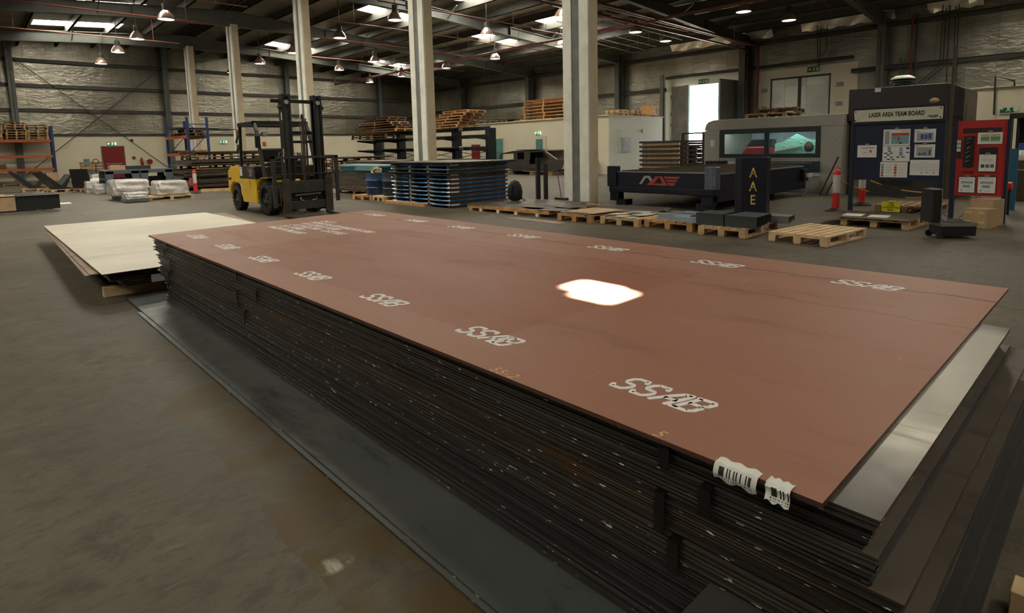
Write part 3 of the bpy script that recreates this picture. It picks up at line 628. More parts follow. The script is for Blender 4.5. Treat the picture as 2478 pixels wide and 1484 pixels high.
# dark blue channel posts and a broom by the column
for k, (px, py, ptop, w_, m, lab) in enumerate(((1297, 495.5, 383, .17, NAVYD, 'taller dark blue channel post standing behind the backpack'), (1316, 495, 397, .12, mat('brown_dark_paint', (.03, .02, .018), .5, .1, .2), 'shorter dark brown channel post beside the blue one'))):
    b = at(px, py, z=0); h = at(px - 1, ptop, x=b.x).z
    g = MB().box(0, .006, -w_, 0, 0, h).box(0, .09, -.006, 0, 0, h).box(0, .09, -w_, -w_ + .006, 0, h)
    tag(g.build('channel_post', m, None, loc=b, rotz=-.55, bevel=.002), lab, 'post', 'bare posts behind the skid')
b = at(1361, 500, z=0); tp = at(1350, 415, x=b.x + .02)
t = thing('floor_broom', 'broom with thin grey handle leaning by the near white column', 'broom', (b.x - .03, b.y, .17))
MB().cyl((0, 0, .05), (tp.x - b.x, tp.y - b.y, tp.z - .17), .012, 8).build('handle', PROFG, t, True); MB().box(-.05, .05, -.2, .2, 0, .06).build('broom_head', MILLK, t, bevel=.008)

# ---------------------------------------------------------------- blue wrapped packs with dark sheets on top
f = NT('blue_film', .22); c = f.ramp(f.noise(2.5, f.vec((1, .6, 2)), 5, .6), [(.3, (.020, .065, .14)), (.55, (.032, .125, .27)), (.75, (.09, .22, .33))])
f.col(c); f.bump(f.noise(9, f.vec((1, .5, 1)), 4, .6, .5), .6, .03); f.b.inputs['Coat Weight'].default_value = .3; BFILM = f.m
def pack(z, k):
    t = thing('wrapped_pack', '', 'wrapped pack', (8.93, 11.86, z), 0, 'blue wrapped sheet packs'); t.scale = (1, 1, 1.04)
    for q, y in enumerate((.02, .90, 1.76, 2.52)): MB().box(.02, 1.95, y, y + .085, 0, .056).build('bearer', WOODX if q == 0 else WOOD, t)
    def fn(side):
        def g(u, v): return None
    g = MB(); xs_ = [0, .015, .05, 1.95, 1.985, 2.0]; ny = 28
    ring = lambda y, sg: [(.0 - .02 * sg, y, .058 + .022 - sg * .012), (.012, y, .058 - .002 - .006 * sg), (1.99, y, .058), (2.0, y, .08), (1.99, y, .102), (.012, y, .102 - .010 * sg)]
    vs = []; fs = []
    for i in range(ny + 1):
        y = -.02 + 2.74 * i / ny; sg = abs(math.sin(3 * PI * i / ny + .1)) ** .6 * R.uniform(.7, 1.2) if 0 < i < ny else .2; vs += ring(y, sg)
    for i in range(ny):
        for q in range(6): fs.append((i * 6 + q, i * 6 + (q + 1) % 6, (i + 1) * 6 + (q + 1) % 6, (i + 1) * 6 + q))
    fs += [tuple(range(6)), tuple(range(ny * 6, ny * 6 + 6))]
    MB().add(vs, fs).build('wrapped_bundle', BFILM, t, True)
    for y in (.9, 1.8): MB().box(-.025, -.005, y, y + .02, .05, .105).build('band', STRAP, t)
    if k in (0, 3, 4, 5, 6, 7, 9): MB().box(.03, .30, -.026, -.021, .06, .1).build('tag', PAPER, t)
    return t
for k in range(10):
    z = .1085 * k + (.0 if k < 8 else .033); t = pack(z, k)
    t['label'] = 'blue film wrapped sheet pack on timber bearers, %s of ten from the floor' % ('lowest' if k == 0 else words_[k])
for k, (z, dx, lab) in enumerate(((.870, .0, 'dark sheet lying between the two uppermost blue packs, lower one'), (.885, -.02, 'dark sheet lying between the two uppermost blue packs, upper one'))):
    o = slab(rect(8.88 + dx, 11.1, 11.75, 14.75, .006 * k), z, z + .013, 'steel_sheet', [MILLB, EDGE1]); tag(o, lab, 'steel sheet')
for k in range(4):
    o = slab(rect(8.92 - .02 * k, 11.1 + .02 * k, 11.70 - .01 * k, 14.72, .004 * k), 1.120 + .0125 * k, 1.131 + .0125 * k, 'steel_sheet', [MILLB, EDGE1]); tag(o, 'dark sheet on top of the blue pack stack, ' + ('lowest', 'second', 'third', 'topmost')[k], 'steel sheet', 'sheets on the blue packs')
o = MB().box(0, .1, -2.0, 0, 0, .085).build('timber_beam', WOODO, None, loc=(8.77, 14.75, 0), bevel=.004); tag(o, 'orange-brown timber beam on the floor along the blue packs', 'timber')
# drums on pallets
DRUM = mat('drum_blue', (.012, .040, .115), .35, .1, .2, 3); DRUMK = mat('drum_dark', (.016, .024, .045), .4, .1, .2, 3)
pallet(9.55, 16.55, .25, 1.2, .85, WOODO, 'wooden pallet under the blue drum full of wood offcuts', 'pallets under the drums'); pallet(9.62, 15.45, -.15, 1.2, .85, WOODL, 'wooden pallet under the dark drum next to the blue packs', 'pallets under the drums')
for k, (x, y, m, lab) in enumerate(((9.4, 16.25, DRUM, 'open blue drum filled with wood offcuts'), (9.5, 15.45, DRUMK, 'dark blue drum between the open drum and the blue packs'))):
    t = thing('oil_drum', lab, 'drum', (x, y, .146), 0, 'drums on pallets')
    MB().lathe([(.27, 0), (.29, .01), (.30, .2), (.315, .22), (.30, .24), (.305, .42), (.32, .44), (.305, .46), (.30, .62), (.295, .66), (.275, .66), (.27, .60)], 28).build('shell', m, t, True)
    MB().cyl((0, 0, .58), (0, 0, .6), .272, 28).build('lid' if k else 'inner_base', m, t)
for k in range(8):
    a = k * 2.4; r = .16 * (k % 3) / 2; o = MB().cbox((0, 0, 0), (.07, .2, .06), Matrix.Rotation(a, 4, 'Z') @ Matrix.Rotation(R.uniform(-.7, .7), 4, 'X')).build('wood_offcut', WOODL, None, loc=(9.4 + r * math.cos(a), 16.25 + r * math.sin(a), .79 + .022 * k + .02), bevel=.003)
    tag(o, 'pale wood offcut in the blue drum, %s up the heap' % words_[k], 'wood offcut', 'offcuts in the drum')
TURQ = mat('turquoise_sheet', (.10, .24, .27), .4, .2, .2, 3); TURQF = mat('turquoise_film', (.01, .22, .30), .22, 0, .3, 5, .5, 12)
for k, (x0, x1, y0, y1, z, m, lab, cat) in enumerate(((9.9, 10.95, 16.9, 19.3, .83, TURQF, 'bright turquoise film wrapped bundle behind the drums', 'bundle'), (9.9, 10.95, 16.8, 19.6, .945, WOOD, 'plywood board between two turquoise pieces behind the drums', 'board'), (9.82, 10.95, 16.7, 20.2, .968, TURQ, 'grey turquoise formed panel topmost of the heap behind the drums', 'panel'))):
    g = MB().box(x0, x1, y0, y1, z, z + (.11 if k == 0 else .02 if k == 1 else .05))
    if k == 2: g.box(x0 - .02, x0, y0, y0 + 1.6, z - .12, z + .05)
    tag(g.build('bundle' if k == 0 else 'plywood_board' if k == 1 else 'formed_sheet', m, None, bevel=.01 if k == 0 else 0), lab, cat)
for k in range(4):
    o = slab(rect(9.92, 10.95, 17.0, 20.3, .0), .15 + .17 * k, .15 + .17 * k + .165, 'sheet_bundle', [MILLB, EDGE1 if k % 2 else EDGE3]); tag(o, 'dark sheet bundle under the turquoise pieces, %s from the floor' % nth(k), 'sheet bundle', 'bundles behind the drums')
pallet(10.45, 18.8, 0, .95, 2.4, WOODD, 'old pallet under the bundles behind the drums', simple=True)

# ---------------------------------------------------------------- team board
def facing(name, s, size, m, par, y, z, x, **k):   # text standing on a face that looks along -X
    return text(name, s, size, m, par, (x, y, z), (PI / 2, 0, -PI / 2), **k)
def logo(par, y0, z0, wdt, hgt, x, m1, m2, name='logo_mark', thick=.002):
    G = [[(0, 0), (.136, 1), (.28, 1), (.33, .56), (.29, .31), (.228, .75), (.175, .75), (.07, 0)]]
    Rr = [[(.19, -.09), (.424, .96), (.52, .96), (.34, -.09)], [(.50, .96), (.58, .96), (.71, -.12), (.62, -.12)], [(.36, -.09), (.66, -.12), (.65, .14), (.40, .14)], [(.62, .96), (1, .96), (.965, .72), (.65, .72)], [(.66, .6), (.95, .6), (.92, .36), (.69, .36)], [(.70, .24), (.9, .24), (.87, -.08), (.74, -.08)]]
    for nm, polys, m in (('a', G, m1), ('b', Rr, m2)):
        g = MB()
        for q, P_ in enumerate(polys): g.prism([(y0 - u * wdt, z0 + v * hgt) for u, v in P_], 'x', x - thick - .0003 * q, x)
        g.build(name, m, par)
BX = 13.2
t = thing('team_board', 'tall dark blue team notice board on two posts with ivory title sign', 'notice board', (BX, 3.24, 0))
for y in (.75, -.75): MB().box(-.01, .08, y - .035, y + .035, 0, 1.83).build('post', NAVY, t)
MB().box(.0, .02, -.745, .745, .70, 1.80).build('panel', NAVY, t, bevel=.003)
MB().box(-.03, .05, -.77, .76, 1.79, 2.13).build('header', NAVYD, t, bevel=.004)
sg = MB().prism([(a, b) for a, b in ((.715, 1.865), (.735, 1.85), (-.715, 1.85), (-.735, 1.865), (-.735, 2.065), (-.715, 2.08), (.715, 2.08), (.735, 2.065))], 'x', -.04, -.031).build('title_sign', IVORY, t)
facing('title_lettering', 'LASER AREA TEAM BOARD', .118, BLACKP, t, 0.47, 1.935, -.0408, sx=.63, bold=.0042, spacing=1.05)
logo(t, -.50, 1.885, .17, .042, -.0405, BLACKP, BLACKP)
for y in (.70, -.70):
    for z in (1.88, 2.05): MB().cyl((-.046, y, z), (-.04, y, z), .013, 10).build('bolt', BLACKP, t, True)
def sheet(px0, py0, px1, py1, X, lab, marks=(), clip=True, name='notice_sheet', dx=-.008, board=False, mcol=PAPER):
    a = at(px0, py0, x=X); b = at(px1, py1, x=X); w_, h = a.y - b.y, a.z - b.z; cy, z0 = (a.y + b.y) / 2, b.z
    t = thing(name, lab, 'notice', (X + dx, cy, z0))
    MB().box(-.003, 0, -w_ / 2, w_ / 2, 0, h).build('page', mcol, t)
    if board: MB().box(.0005, .004, -w_ / 2 - .008, w_ / 2 + .008, -.01, h + .02).build('backing_board', BLACKP, t)
    if clip:
        g = MB().box(-.012, .003, -.035, .035, h - .008, h + .028, None); g.build('clip', CHROME, t, bevel=.004); MB().tube([(-.008, -.02, h + .025), (-.01, -.02, h + .04), (-.01, .02, h + .04), (-.008, .02, h + .025)], .003, 6).build('clip_wire', CHROME, t)
    for q, (u0, u1, v0, v1, m) in enumerate(marks): MB().box(-.0034 - .00015 * (q % 4), -.003, w_ / 2 - u1 * w_, w_ / 2 - u0 * w_, v0 * h, v1 * h).build('printed_mark', m, t)
    return t
sheet(2076, 352, 2121, 381, BX, 'single clipped white notice at the left of the blue board', ((.2, .85, .76, .8, BLACKP), (.64, .74, .4, .58, REDINK), (.3, .5, .38, .43, GREYINK), (.22, .34, .26, .29, GREYINK), (.42, .55, .26, .29, GREYINK)))
sheet(2139, 314, 2202, 352, BX, 'clipped plan notice with red blocks at the top centre of the blue board', ((.06, .24, .08, .9, GREYINK), (.3, .96, .1, .78, TEALINK), (.3, .96, .62, .76, REDINK), (.54, .62, .3, .55, REDINK), (.6, .68, .3, .44, REDINK), (.62, .7, .1, .2, REDINK), (.38, .46, .48, .54, REDINK), (.64, .96, .87, .9, REDINK)))
fl_ = [(.18, .3, .86, .93), (.18, .3, .75, .81), (.2, .32, .63, .7), (.06, .18, .5, .58), (.26, .38, .5, .58), (.15, .27, .38, .46), (.05, .17, .24, .31), (.28, .40, .24, .32), (.17, .3, .1, .18), (.34, .46, .08, .16), (.62, .74, .8, .87), (.62, .74, .66, .73), (.62, .74, .53, .6), (.62, .74, .4, .48), (.52, .64, .25, .33), (.70, .82, .25, .33), (.86, .98, .78, .92), (.86, .98, .55, .62)]
sheet(2137, 354, 2201, 391, BX, 'flow chart notice with blue boxes in the middle of the blue board', [(*q, BLUEINK) for q in fl_], clip=False)
kc = [(TEALINK, .78), (GREENINK, .62), (GREENINK, .46), (REDINK, .28), (REDINK, .1)]
sheet(2131, 392, 2195, 430, BX, 'colour key notice with rows of coloured squares on the blue board', [(.04, .13, v - .05, v + .09, m) for m, v in kc] + [(.52, .61, v - .05, v + .09, m) for (_, v), m in zip(kc, (YELINK, REDINK, REDINK, REDINK, GREYINK))] + [(.18, .42, v, v + .02, GREYINK) for _, v in kc] + [(.66, .94, v, v + .02, GREYINK) for _, v in kc], clip=False)
sheet(2214, 313, 2264, 344, BX, 'clipped notice with three equal blue bars on the blue board', ((.12, .9, .12, .72, GREYINK), (.3, .45, .24, .6, BLUEINK), (.49, .62, .24, .58, BLUEINK), (.66, .8, .24, .64, BLUEINK), (.06, .22, .8, .85, REDINK)))
sheet(2214, 350, 2262, 381, BX, 'clipped bar chart notice with one tall blue bar on the blue board', ((.1, .86, .1, .78, GREYINK), (.22, .3, .18, .36, BLUEINK), (.34, .42, .18, .32, BLUEINK), (.46, .55, .18, .4, BLUEINK), (.58, .66, .18, .24, BLUEINK), (.70, .79, .18, .56, BLUEINK), (.06, .22, .85, .9, REDINK)))
sheet(2203, 387, 2272, 425, BX, 'grey printed table notice at the lower right of the blue board', [(.03, .32, v, v + .02, GREYINK) for v in (.3, .42, .5, .62, .72)] + [(.36, .62, v, v + .02, GREYINK) for v in (.3, .4, .5, .62, .78)] + [(.66, .97, v, v + .02, GREYINK) for v in (.3, .38, .5, .6, .7)] + [(.34, .345, .2, .9, GREYINK), (.63, .635, .2, .9, GREYINK), (.38, .43, .14, .2, BLUEINK), (.56, .61, .14, .2, BLUEINK), (.8, .85, .14, .2, BLUEINK)], clip=False)
# red board
RXB = 13.0
t = thing('tool_board', 'red tool board on two navy posts beside the team board', 'tool board', (RXB, 1.89, 0))
for y in (.385, -.345): MB().box(.0, .085, y - .035, y + .035, 0, 1.79).build('post', NAVY, t)
MB().prism([(.02, -.345 - .02), (-.02, -.29), (-.012, -.27), (-.012, .30), (-.02, .32), (.02, .375), (.03, .375), (.03, -.365)], 'z', .47, 1.79).build('panel', SIGNRED, t)
MB().box(-.022, -.013, -.26, .27, 1.575, 1.655).build('name_plate', BLACKP, t, bevel=.003)
facing('plate_lettering', 'LASER REPLACEMENTS', .052, mat('dark_red_letter', (.16, .02, .015), .5, 0, 0), t, .245, 1.598, -.0225, sx=.86)
tr = MB().box(-.05, -.012, .10, .245, .98, 1.52).build('tool_tray', BLACKP, t, bevel=.004)
for k in range(6): MB().cyl((-.06, .21 - .02 * (k % 2), 1.06 + .08 * k), (-.075, .15, 1.09 + .08 * k), .018, 10).build('nozzle_tool', PROFG if k % 2 else MILLB, tr, True)
st = MB().box(-.03, -.012, .285, .335, 1.13, 1.46).build('switch_strip', BLACKP, t)
for k in range(3):
    MB().box(-.034, -.030, .29, .345, 1.395 - .072 * k, 1.45 - .072 * k).build('white_tag', PAPER, st); MB().cyl((-.036, .318, 1.42 - .072 * k), (-.034, .318, 1.42 - .072 * k), .009, 8).build('tag_hole', BLACKP, st)
logo(t, .27, .865, .2, .045, -.0125, BLACKP, BLACKP)
MB().box(-.016, -.012, -.225, .03, 1.185, 1.32).build('black_plate', BLACKP, t)
g_ = lambda: [(.08, .22, .88, .92, REDINK), (.3, .9, .86, .88, GREYINK), (.12, .88, .58, .72, GREYINK), (.25, .7, .32, .48, TEALINK), (.4, .52, .34, .44, BLUEINK), (.1, .25, .1, .2, GREYINK), (.4, .75, .1, .12, GREYINK)]
sheet(2368, 321, 2426, 348, RXB, 'clipped sheet with green and cream bars at the top of the red board', ((.12, .48, .3, .62, GREENINK), (.52, .9, .3, .62, GREENINK), (.12, .48, .74, .79, REDINK), (.52, .9, .74, .79, REDINK), (.12, .48, .22, .26, REDINK), (.52, .9, .22, .26, REDINK), (.12, .48, .63, .7, YELINK), (.52, .9, .63, .7, YELINK)), dx=-.026, board=False)
sheet(2371, 374, 2409, 415, RXB, 'thick clipped pad with three small photographs on the red board', ((.12, .34, .22, .42, MILLB), (.4, .62, .22, .42, PROFG), (.68, .9, .22, .42, PROFG), (.15, .85, .62, .64, GREYINK), (.15, .8, .7, .72, GREYINK)), dx=-.03, board=True)
sheet(2322, 428, 2358, 466, RXB, 'clipboard at the lower left of the red board', g_(), dx=-.022, board=True)
sheet(2368, 428, 2408, 468, RXB, 'clipboard at the lower right of the red board', g_(), dx=-.022, board=True)

# ---------------------------------------------------------------- bollards, rope and sign
BRED = mat('bollard_red', (.62, .028, .022), .4, 0, .06); BWHT = mat('reflective_sleeve', (.55, .53, .50), .5, 0, .1, 9); RUB = mat('black_rubber', (.018, .017, .016), .8, 0, .2)
def bollard(x, y, lab, h=.95):
    t = thing('bollard', lab, 'bollard', (x, y, 0), 0, 'red and white bollards')
    MB().lathe([(.2, 0), (.2, .02), (.13, .06), (.085, .075)], 24).build('base', RUB, t, True)
    MB().cyl((0, 0, .06), (0, 0, h * .42), .07, 20).build('lower_body', BRED, t, True); MB().cyl((0, 0, h * .42), (0, 0, h * .82), .071, 20).build('white_sleeve', BWHT, t, True)
    MB().lathe([(.07, h * .82), (.07, h * .9), (.05, h * .93), (.03, h * .94)], 20).build('cap', BRED, t, True)
    MB().tube([(.035 * math.cos(a), 0, h * .955 + .035 * math.sin(a)) for a in [PI * k / 8 for k in range(9)]], .01, 6).build('loop', BRED, t, True)
    return t
bollard(13.43, 4.33, 'red and white bollard at the left of the team board tied with rope'); bollard(15.02, 4.30, 'red and white bollard seen behind the left half of the team board'); bollard(13.60, 1.99, 'red and white bollard behind the red tool board')
ROPEY = mat('yellow_rope', (.55, .30, .04), .7, 0, .3, 60); ROPEK = mat('black_rope', (.02, .018, .014), .8, 0, .2)
def rope(p0, p1, sag, lab, segs):
    p0, p1 = Vector(p0), Vector(p1); f_ = lambda u: p0.lerp(p1, u) - Vector((0, 0, sag * 4 * u * (1 - u)))
    t = thing('barrier_rope', lab, 'rope', p0)
    for a, b, m in segs: MB().tube([f_(a + (b - a) * k / 10) - p0 for k in range(11)], .012, 6).build('rope_span', m, t, True)
a = at(2029, 433, x=13.43); b = at(2262, 474, x=13.6); rope((13.43, a.y, a.z), (13.6, b.y, b.z), .17, 'yellow and black barrier rope from the near bollard across below the team board', ((0, .1, ROPEY), (.1, .14, ROPEK), (.14, .34, ROPEY), (.34, .5, ROPEK), (.5, .72, ROPEK), (.72, 1, ROPEY)))
a = at(2107, 437, x=15.0); b = at(2262, 466, x=14.9); rope((15.0, a.y, a.z), (14.9, b.y, b.z), .08, 'yellow and black barrier rope tied to the bollard behind the board', ((0, .18, ROPEY), (.18, .5, ROPEK), (.5, 1, ROPEY)))
a = at(2134, 487, x=13.45); b = at(2177, 514, x=13.45)
t = thing('warning_sign', 'yellow sign reading laser quarantine area hung on the rope', 'sign', (13.45, (a.y + b.y) / 2, b.z))
hw, hh = (a.y - b.y) / 2, a.z - b.z
MB().box(-.003, 0, -hw, hw, 0, hh).build('sign_plate', mat('sign_yellow', (.62, .55, .015), .45, 0, .05), t)
for k, s_ in enumerate(('LASER', 'QUARANTINE', 'AREA')): facing('sign_lettering', s_, hh * .22, BLACKP, t, 0, hh * (.56 - .22 * k), -.0035, align='CENTER', bold=.001)
logo(t, .05, hh * .82, .1, .022, -.0032, BLACKP, BLACKP)
# pallets and boards by the team board
pallet(14.45, 3.2, 0, 1.1, 1.05, WOODD, 'dark pallet behind the yellow sign')
pallet(11.85, 3.02, -.05, 1.05, 1.05, WOOD, 'pallet with a grey board in front of the team board', n=5)
o = slab([(11.3, 3.9), (11.25, 2.5), (12.3, 2.5), (12.4, 3.7), (11.9, 3.95)], .146, .158, 'grey_board', [MILLB, WOODD]); tag(o, 'grey board with one ragged side on the pallet in front of the team board', 'board')
for k, y in enumerate((3.45, 3.05)):
    o = slab(rect(11.45, 11.85, y - .15, y + .15, .1), .160, .163, 'paper_sheet', [PAPER, PAPER]); tag(o, ('left', 'right')[k] + ' white paper lying on the grey board', 'paper', 'papers on the grey board')
# rolling tool case, open
TCB = mat('case_black', (.012, .012, .012), .45, 0, .2, 5, .1, 80); ALU = mat('aluminium_rim', (.42, .42, .39), .35, .8, .1)
t = thing('tool_case', 'open black rolling tool case with aluminium rim on the floor', 'tool case', (10.584, 1.956, 0), math.atan2(-.381, .304))
MB().box(0, .49, 0, .33, .04, .2).build('base_tray', TCB, t, bevel=.012); g = MB()
for a_ in ((-.005, .495, -.005, .012), (-.005, .495, .318, .335), (-.005, .012, .012, .318), (.478, .495, .012, .318)): g.box(*a_, .185, .235)
g.build('rim', ALU, t); MB().box(.02, .47, .02, .31, .12, .13).build('tray_liner', MILLK, t)
ld = MB().box(-.13, -.015, 0, .33, .24, .74).build('lid', TCB, t, bevel=.015); MB().box(-.015, .0, -.004, .334, .235, .745).build('lid_rim', ALU, ld); MB().box(0, .03, .04, .29, .3, .68).build('tool_pouch', TCB, ld, bevel=.01)
for y in (.02, .3): MB().cyl((.0, y - .02 if y < .1 else y, .05), (.0, y if y < .1 else y + .03, .05), .05, 18).build('wheel', RUB, t, True)
MB().bar((-.0, .03, .42), (.2, .03, .22), .02, .008).build('stay', ALU, t); MB().bar((.0, .28, .42), (.2, .28, .22), .02, .008).build('stay', ALU, t)
MB().tube([(.495, .1, .15), (.54, .1, .15), (.54, .22, .15), (.495, .22, .15)], .01, 6).build('carry_handle', TCB, t, True)
for k, (x, y, z, s, lab) in enumerate(((12.33, 1.75, 0, .32, 'lower cardboard box with yellowish tape under the red tool board'), (12.74, 1.72, 0, .45, 'taller cardboard box behind the taped box under the red board'))):
    t = thing('cardboard_box', lab, 'box', (x, y, z), -.35)
    MB().box(-.16, .16, -.17, .17, 0, s).build('carton', CARD, t, bevel=.004)
    if k == 0:
        for zz in (.1, .26):
            for yy in (-.1, .09): MB().box(-.162, -.159, yy - .045, yy + .045, zz - .02, zz + .02).build('tape', mat('carton_tape', (.55, .45, .17), .5, 0, .1), t)
b = at(2318, 535, z=0); e = at(2371, 482, x=12.6)
t = thing('hand_broom', 'broom with pale wooden stick leaning by the cardboard boxes', 'broom', (b.x, b.y, 0)); MB().cyl((.02, 0, .05), (e.x - b.x, e.y - b.y, e.z), .012, 8).build('handle', WOODL, t, True); MB().box(-.05, .05, -.15, .12, 0, .05).build('broom_head', BROWNP, t, bevel=.006)
# ---------------------------------------------------------------- forklift
YEL = mat('forklift_yellow', (.85, .53, .012), .32, 0, .08, 2, coat=.2); FBLK = mat('forklift_black', (.016, .016, .015), .38, .1, .25, 4); FGRY = mat('forklift_grey', (.05, .048, .044), .45, .3, .25, 4); FORKM = mat('fork_steel', (.075, .062, .05), .45, .5, .35, 5)
GLOSS = mat('gloss_black', (.010, .010, .012), .12, 0, 0, coat=.5); AMBER = mat('amber_lens', (.55, .17, .015), .25, 0, 0); LENS = mat('lamp_lens', (.38, .36, .33), .15, .3, 0); HOSE = mat('hose_brown', (.07, .045, .025), .5, 0, .2)
t = FK = thing('forklift', 'yellow and black forklift truck parked facing the plates with forks lowered', 'forklift', (5.97, 14.45, 0))
RX_ = Matrix.Rotation(PI / 2, 4, 'Y')
def wheel(x0, y, r, w_, out):                        # out = -1: outer face towards -x
    M = Matrix.Translation((x0, y, r)) @ RX_
    h = w_ / 2
    g = MB().lathe([(r * .60, -h), (r * .86, -h), (r * .97, -h * .8), (r, -h * .5), (r, h * .5), (r * .97, h * .8), (r * .86, h), (r * .60, h)], 30, M=M, closed=True)
    for k in range(20):
        a = 2 * PI * k / 20; Mk = Matrix.Translation((x0, y, r)) @ Matrix.Rotation(a, 4, 'X')
        for s in (-1, 1): g.bar(Mk @ Vector((s * h * .15, .04 * s, r * .985)), Mk @ Vector((s * h * .95, -.03 * s, r * .965)), .03, .03, Mk.to_3x3() @ Vector((0, 0, 1)))
    o = g.build('wheel', RUB, t, True)
    rm = MB().lathe([(.0, -h * .25 * -out), (r * .3, h * .35 * -1), (r * .42, h * .1), (r * .58, -h * .7), (r * .61, -h * .7), (r * .61, h * .7), (r * .3, h * .3), (0, h * .3)], 24, M=M).build('rim', FBLK, o, True)
    for k in range(8):
        a = 2 * PI * k / 8; p = Vector((x0 + out * h * .45, y + r * .24 * math.cos(a), r + r * .24 * math.sin(a))); MB().cyl(p, p + Vector((out * .03, 0, 0)), .016, 6).build('wheel_nut', LENS, o, True)
    MB().cyl((x0, y, r), (x0 + out * h * .75, y, r), r * .16, 14).build('hub', FGRY, o, True)
for s in (-1, 1): wheel(s * .53, 0, .42, .28, s); wheel(s * .56, 2.02, .345, .22, s)
# frame and fenders
g = MB()
for s in (-1, 1):
    a, b = (s * .68, s * .50) if s < 0 else (s * .50, s * .68)
    g.prism([(.44, .26), (.44, .55), (.52, .86), (1.62, .86), (1.58, .48), (1.44, .26)], 'x', a, b)
g.box(-.5, .5, .4, 1.6, .3, .8); FR_ = g.build('frame', YEL, t, bevel=.006)
for s in (-1, 1):
    g = MB(); arc = [(.50 * math.cos(a), .42 + .50 * math.sin(a)) for a in [PI * (-.06 + .62 * k / 10) for k in range(11)]] + [(-.32, .93)]
    for q in range(len(arc) - 1):
        (y0, z0), (y1, z1) = arc[q], arc[q + 1]; x0, x1 = sorted((s * .69, s * .36)); g.prism([(y0, z0), (y1, z1), (y1 * .96, z1 - .02), (y0 * .96, z0 - .01)], 'x', x0, x1)
    g.build('fender', YEL, t)
MB().box(-.692, -.685, .46, .62, .26, .42).build('side_step', YEL, t); MB().box(-.692, -.685, .9, 1.15, .6, .84).build('access_panel', YEL, t)
# counterweight with a cut for the rear wheel
g = MB().prism([(1.62, .62), (1.62, 1.19), (2.42, 1.17), (2.60, 1.05), (2.63, .86), (2.63, .48), (2.50, .40), (2.42, .62), (2.2, .74), (1.85, .74)], 'x', -.66, .66)
g.build('counterweight', YEL, t, bevel=.03, seg=2)
MB().box(-.665, -.62, 2.35, 2.66, .80, .87).box(-.5, .5, 2.55, 2.68, .45, .82).build('rear_grille', FBLK, t)
MB().box(-.68, -.6, 1.02, 1.63, .865, 1.20).box(.6, .68, 1.02, 1.63, .865, 1.20).box(-.6, .6, .9, 1.63, .865, 1.18).build('hood', FBLK, t, bevel=.02)
sp_ = MB().prism([(.42, .865), (.44, 1.05), (.56, 1.17), (1.0, 1.18), (1.02, .865)], 'x', -.70, -.55).build('side_tank', GLOSS, t, bevel=.025, seg=2)
MB().box(-.706, -.70, .66, .84, .93, 1.08).build('badge', LENS, sp_, bevel=.004); MB().box(-.708, -.705, .685, .815, .955, 1.06).build('badge_inner', FBLK, sp_); MB().box(-.71, -.707, .71, .79, .97, 1.0).box(-.71, -.707, .735, .765, 1.0, 1.045).build('badge_mark', LENS, sp_)
MB().box(-.684, -.68, 1.40, 1.58, .93, 1.16).build('notice_sticker', PAPER, t); MB().box(-.686, -.684, 1.46, 1.5, 1.10, 1.13).build('sticker_mark', REDINK, t); MB().box(-.684, -.682, 1.47, 1.57, .64, .8).build('load_sticker', PAPER, t); MB().box(-.686, -.684, 1.5, 1.54, .74, .78).build('sticker_mark', BLACKP, t)
# cab: guard, seat, steering
for s in (-1, 1):
    MB().bar((s * .655, 1.50, 1.18), (s * .655, 1.42, 2.2), .06, .07, (0, 1, 0)).build('rear_post', FBLK, t)
    MB().bar((s * .655, -.08, .92), (s * .655, .28, 2.05), .06, .075, (0, 1, 0)).build('front_post', FGRY, t); MB().bar((s * .655, .28, 2.04), (s * .655, .40, 2.24), .06, .075, (0, 1, 0)).build('post_elbow', FGRY, t)
g = MB().box(-.69, -.62, .36, 1.50, 2.18, 2.28).box(.62, .69, .36, 1.50, 2.18, 2.28).box(-.69, .69, .36, .44, 2.2, 2.29).box(-.69, .69, 1.42, 1.50, 2.18, 2.27)
for k in range(8): g.box(-.62, .62, .52 + .115 * k, .56 + .115 * k, 2.21, 2.25)
GD = g.build('overhead_guard', FBLK, t)
MB().box(-.35, .35, .55, 1.05, 1.18, 1.28).build('seat_cushion', FBLK, t, bevel=.03); MB().box(-.3, .3, 1.0, 1.14, 1.26, 1.62).build('seat_back', FBLK, t, bevel=.04)
M_ = Matrix.Translation((0, .22, 1.42)) @ Matrix.Rotation(.7, 4, 'X'); MB().lathe([(.17 + .014 * math.cos(a), .014 * math.sin(a)) for a in [2 * PI * k / 6 for k in range(6)]], 22, M=M_, closed=True).build('steering_wheel', FBLK, t, True); MB().cyl((0, .22, 1.42), (0, .02, 1.05), .03, 8).build('steering_column', FBLK, t, True)
MB().box(-.6, .6, -.1, .1, .85, 1.18).box(-.35, .35, .02, .14, 1.15, 1.3).build('dashboard', FBLK, t, bevel=.02); MB().tube([(.25, .1, 1.2), (.27, .12, 1.5)], .012, 6).build('lever', FBLK, t, True); MB().tube([(.32, .1, 1.2), (.34, .12, 1.48)], .012, 6).build('lever', FBLK, t, True)
for s in (-1, 1): MB().box(-.06, .06, -.03, .03, -.05, .05, Matrix.Translation((s * .57, .02, 1.96))).build('headlight', FBLK, t, bevel=.012); MB().box(-.045, .045, -.036, -.028, -.037, .037, Matrix.Translation((s * .57, .02, 1.96))).build('headlight_lens', LENS, t)
MB().box(-.80, -.67, .0, .04, 1.63, 1.93).build('mirror', FBLK, t, bevel=.015); MB().box(-.05, .03, -.06, .0, -.055, .055, Matrix.Translation((-.59, .0, 1.72))).build('turn_signal', AMBER, t, bevel=.015); MB().box(-.03, .03, .0, .05, -.05, .06, Matrix.Translation((-.68, 1.52, 2.05))).build('tail_lamp', AMBER, t, bevel=.01)
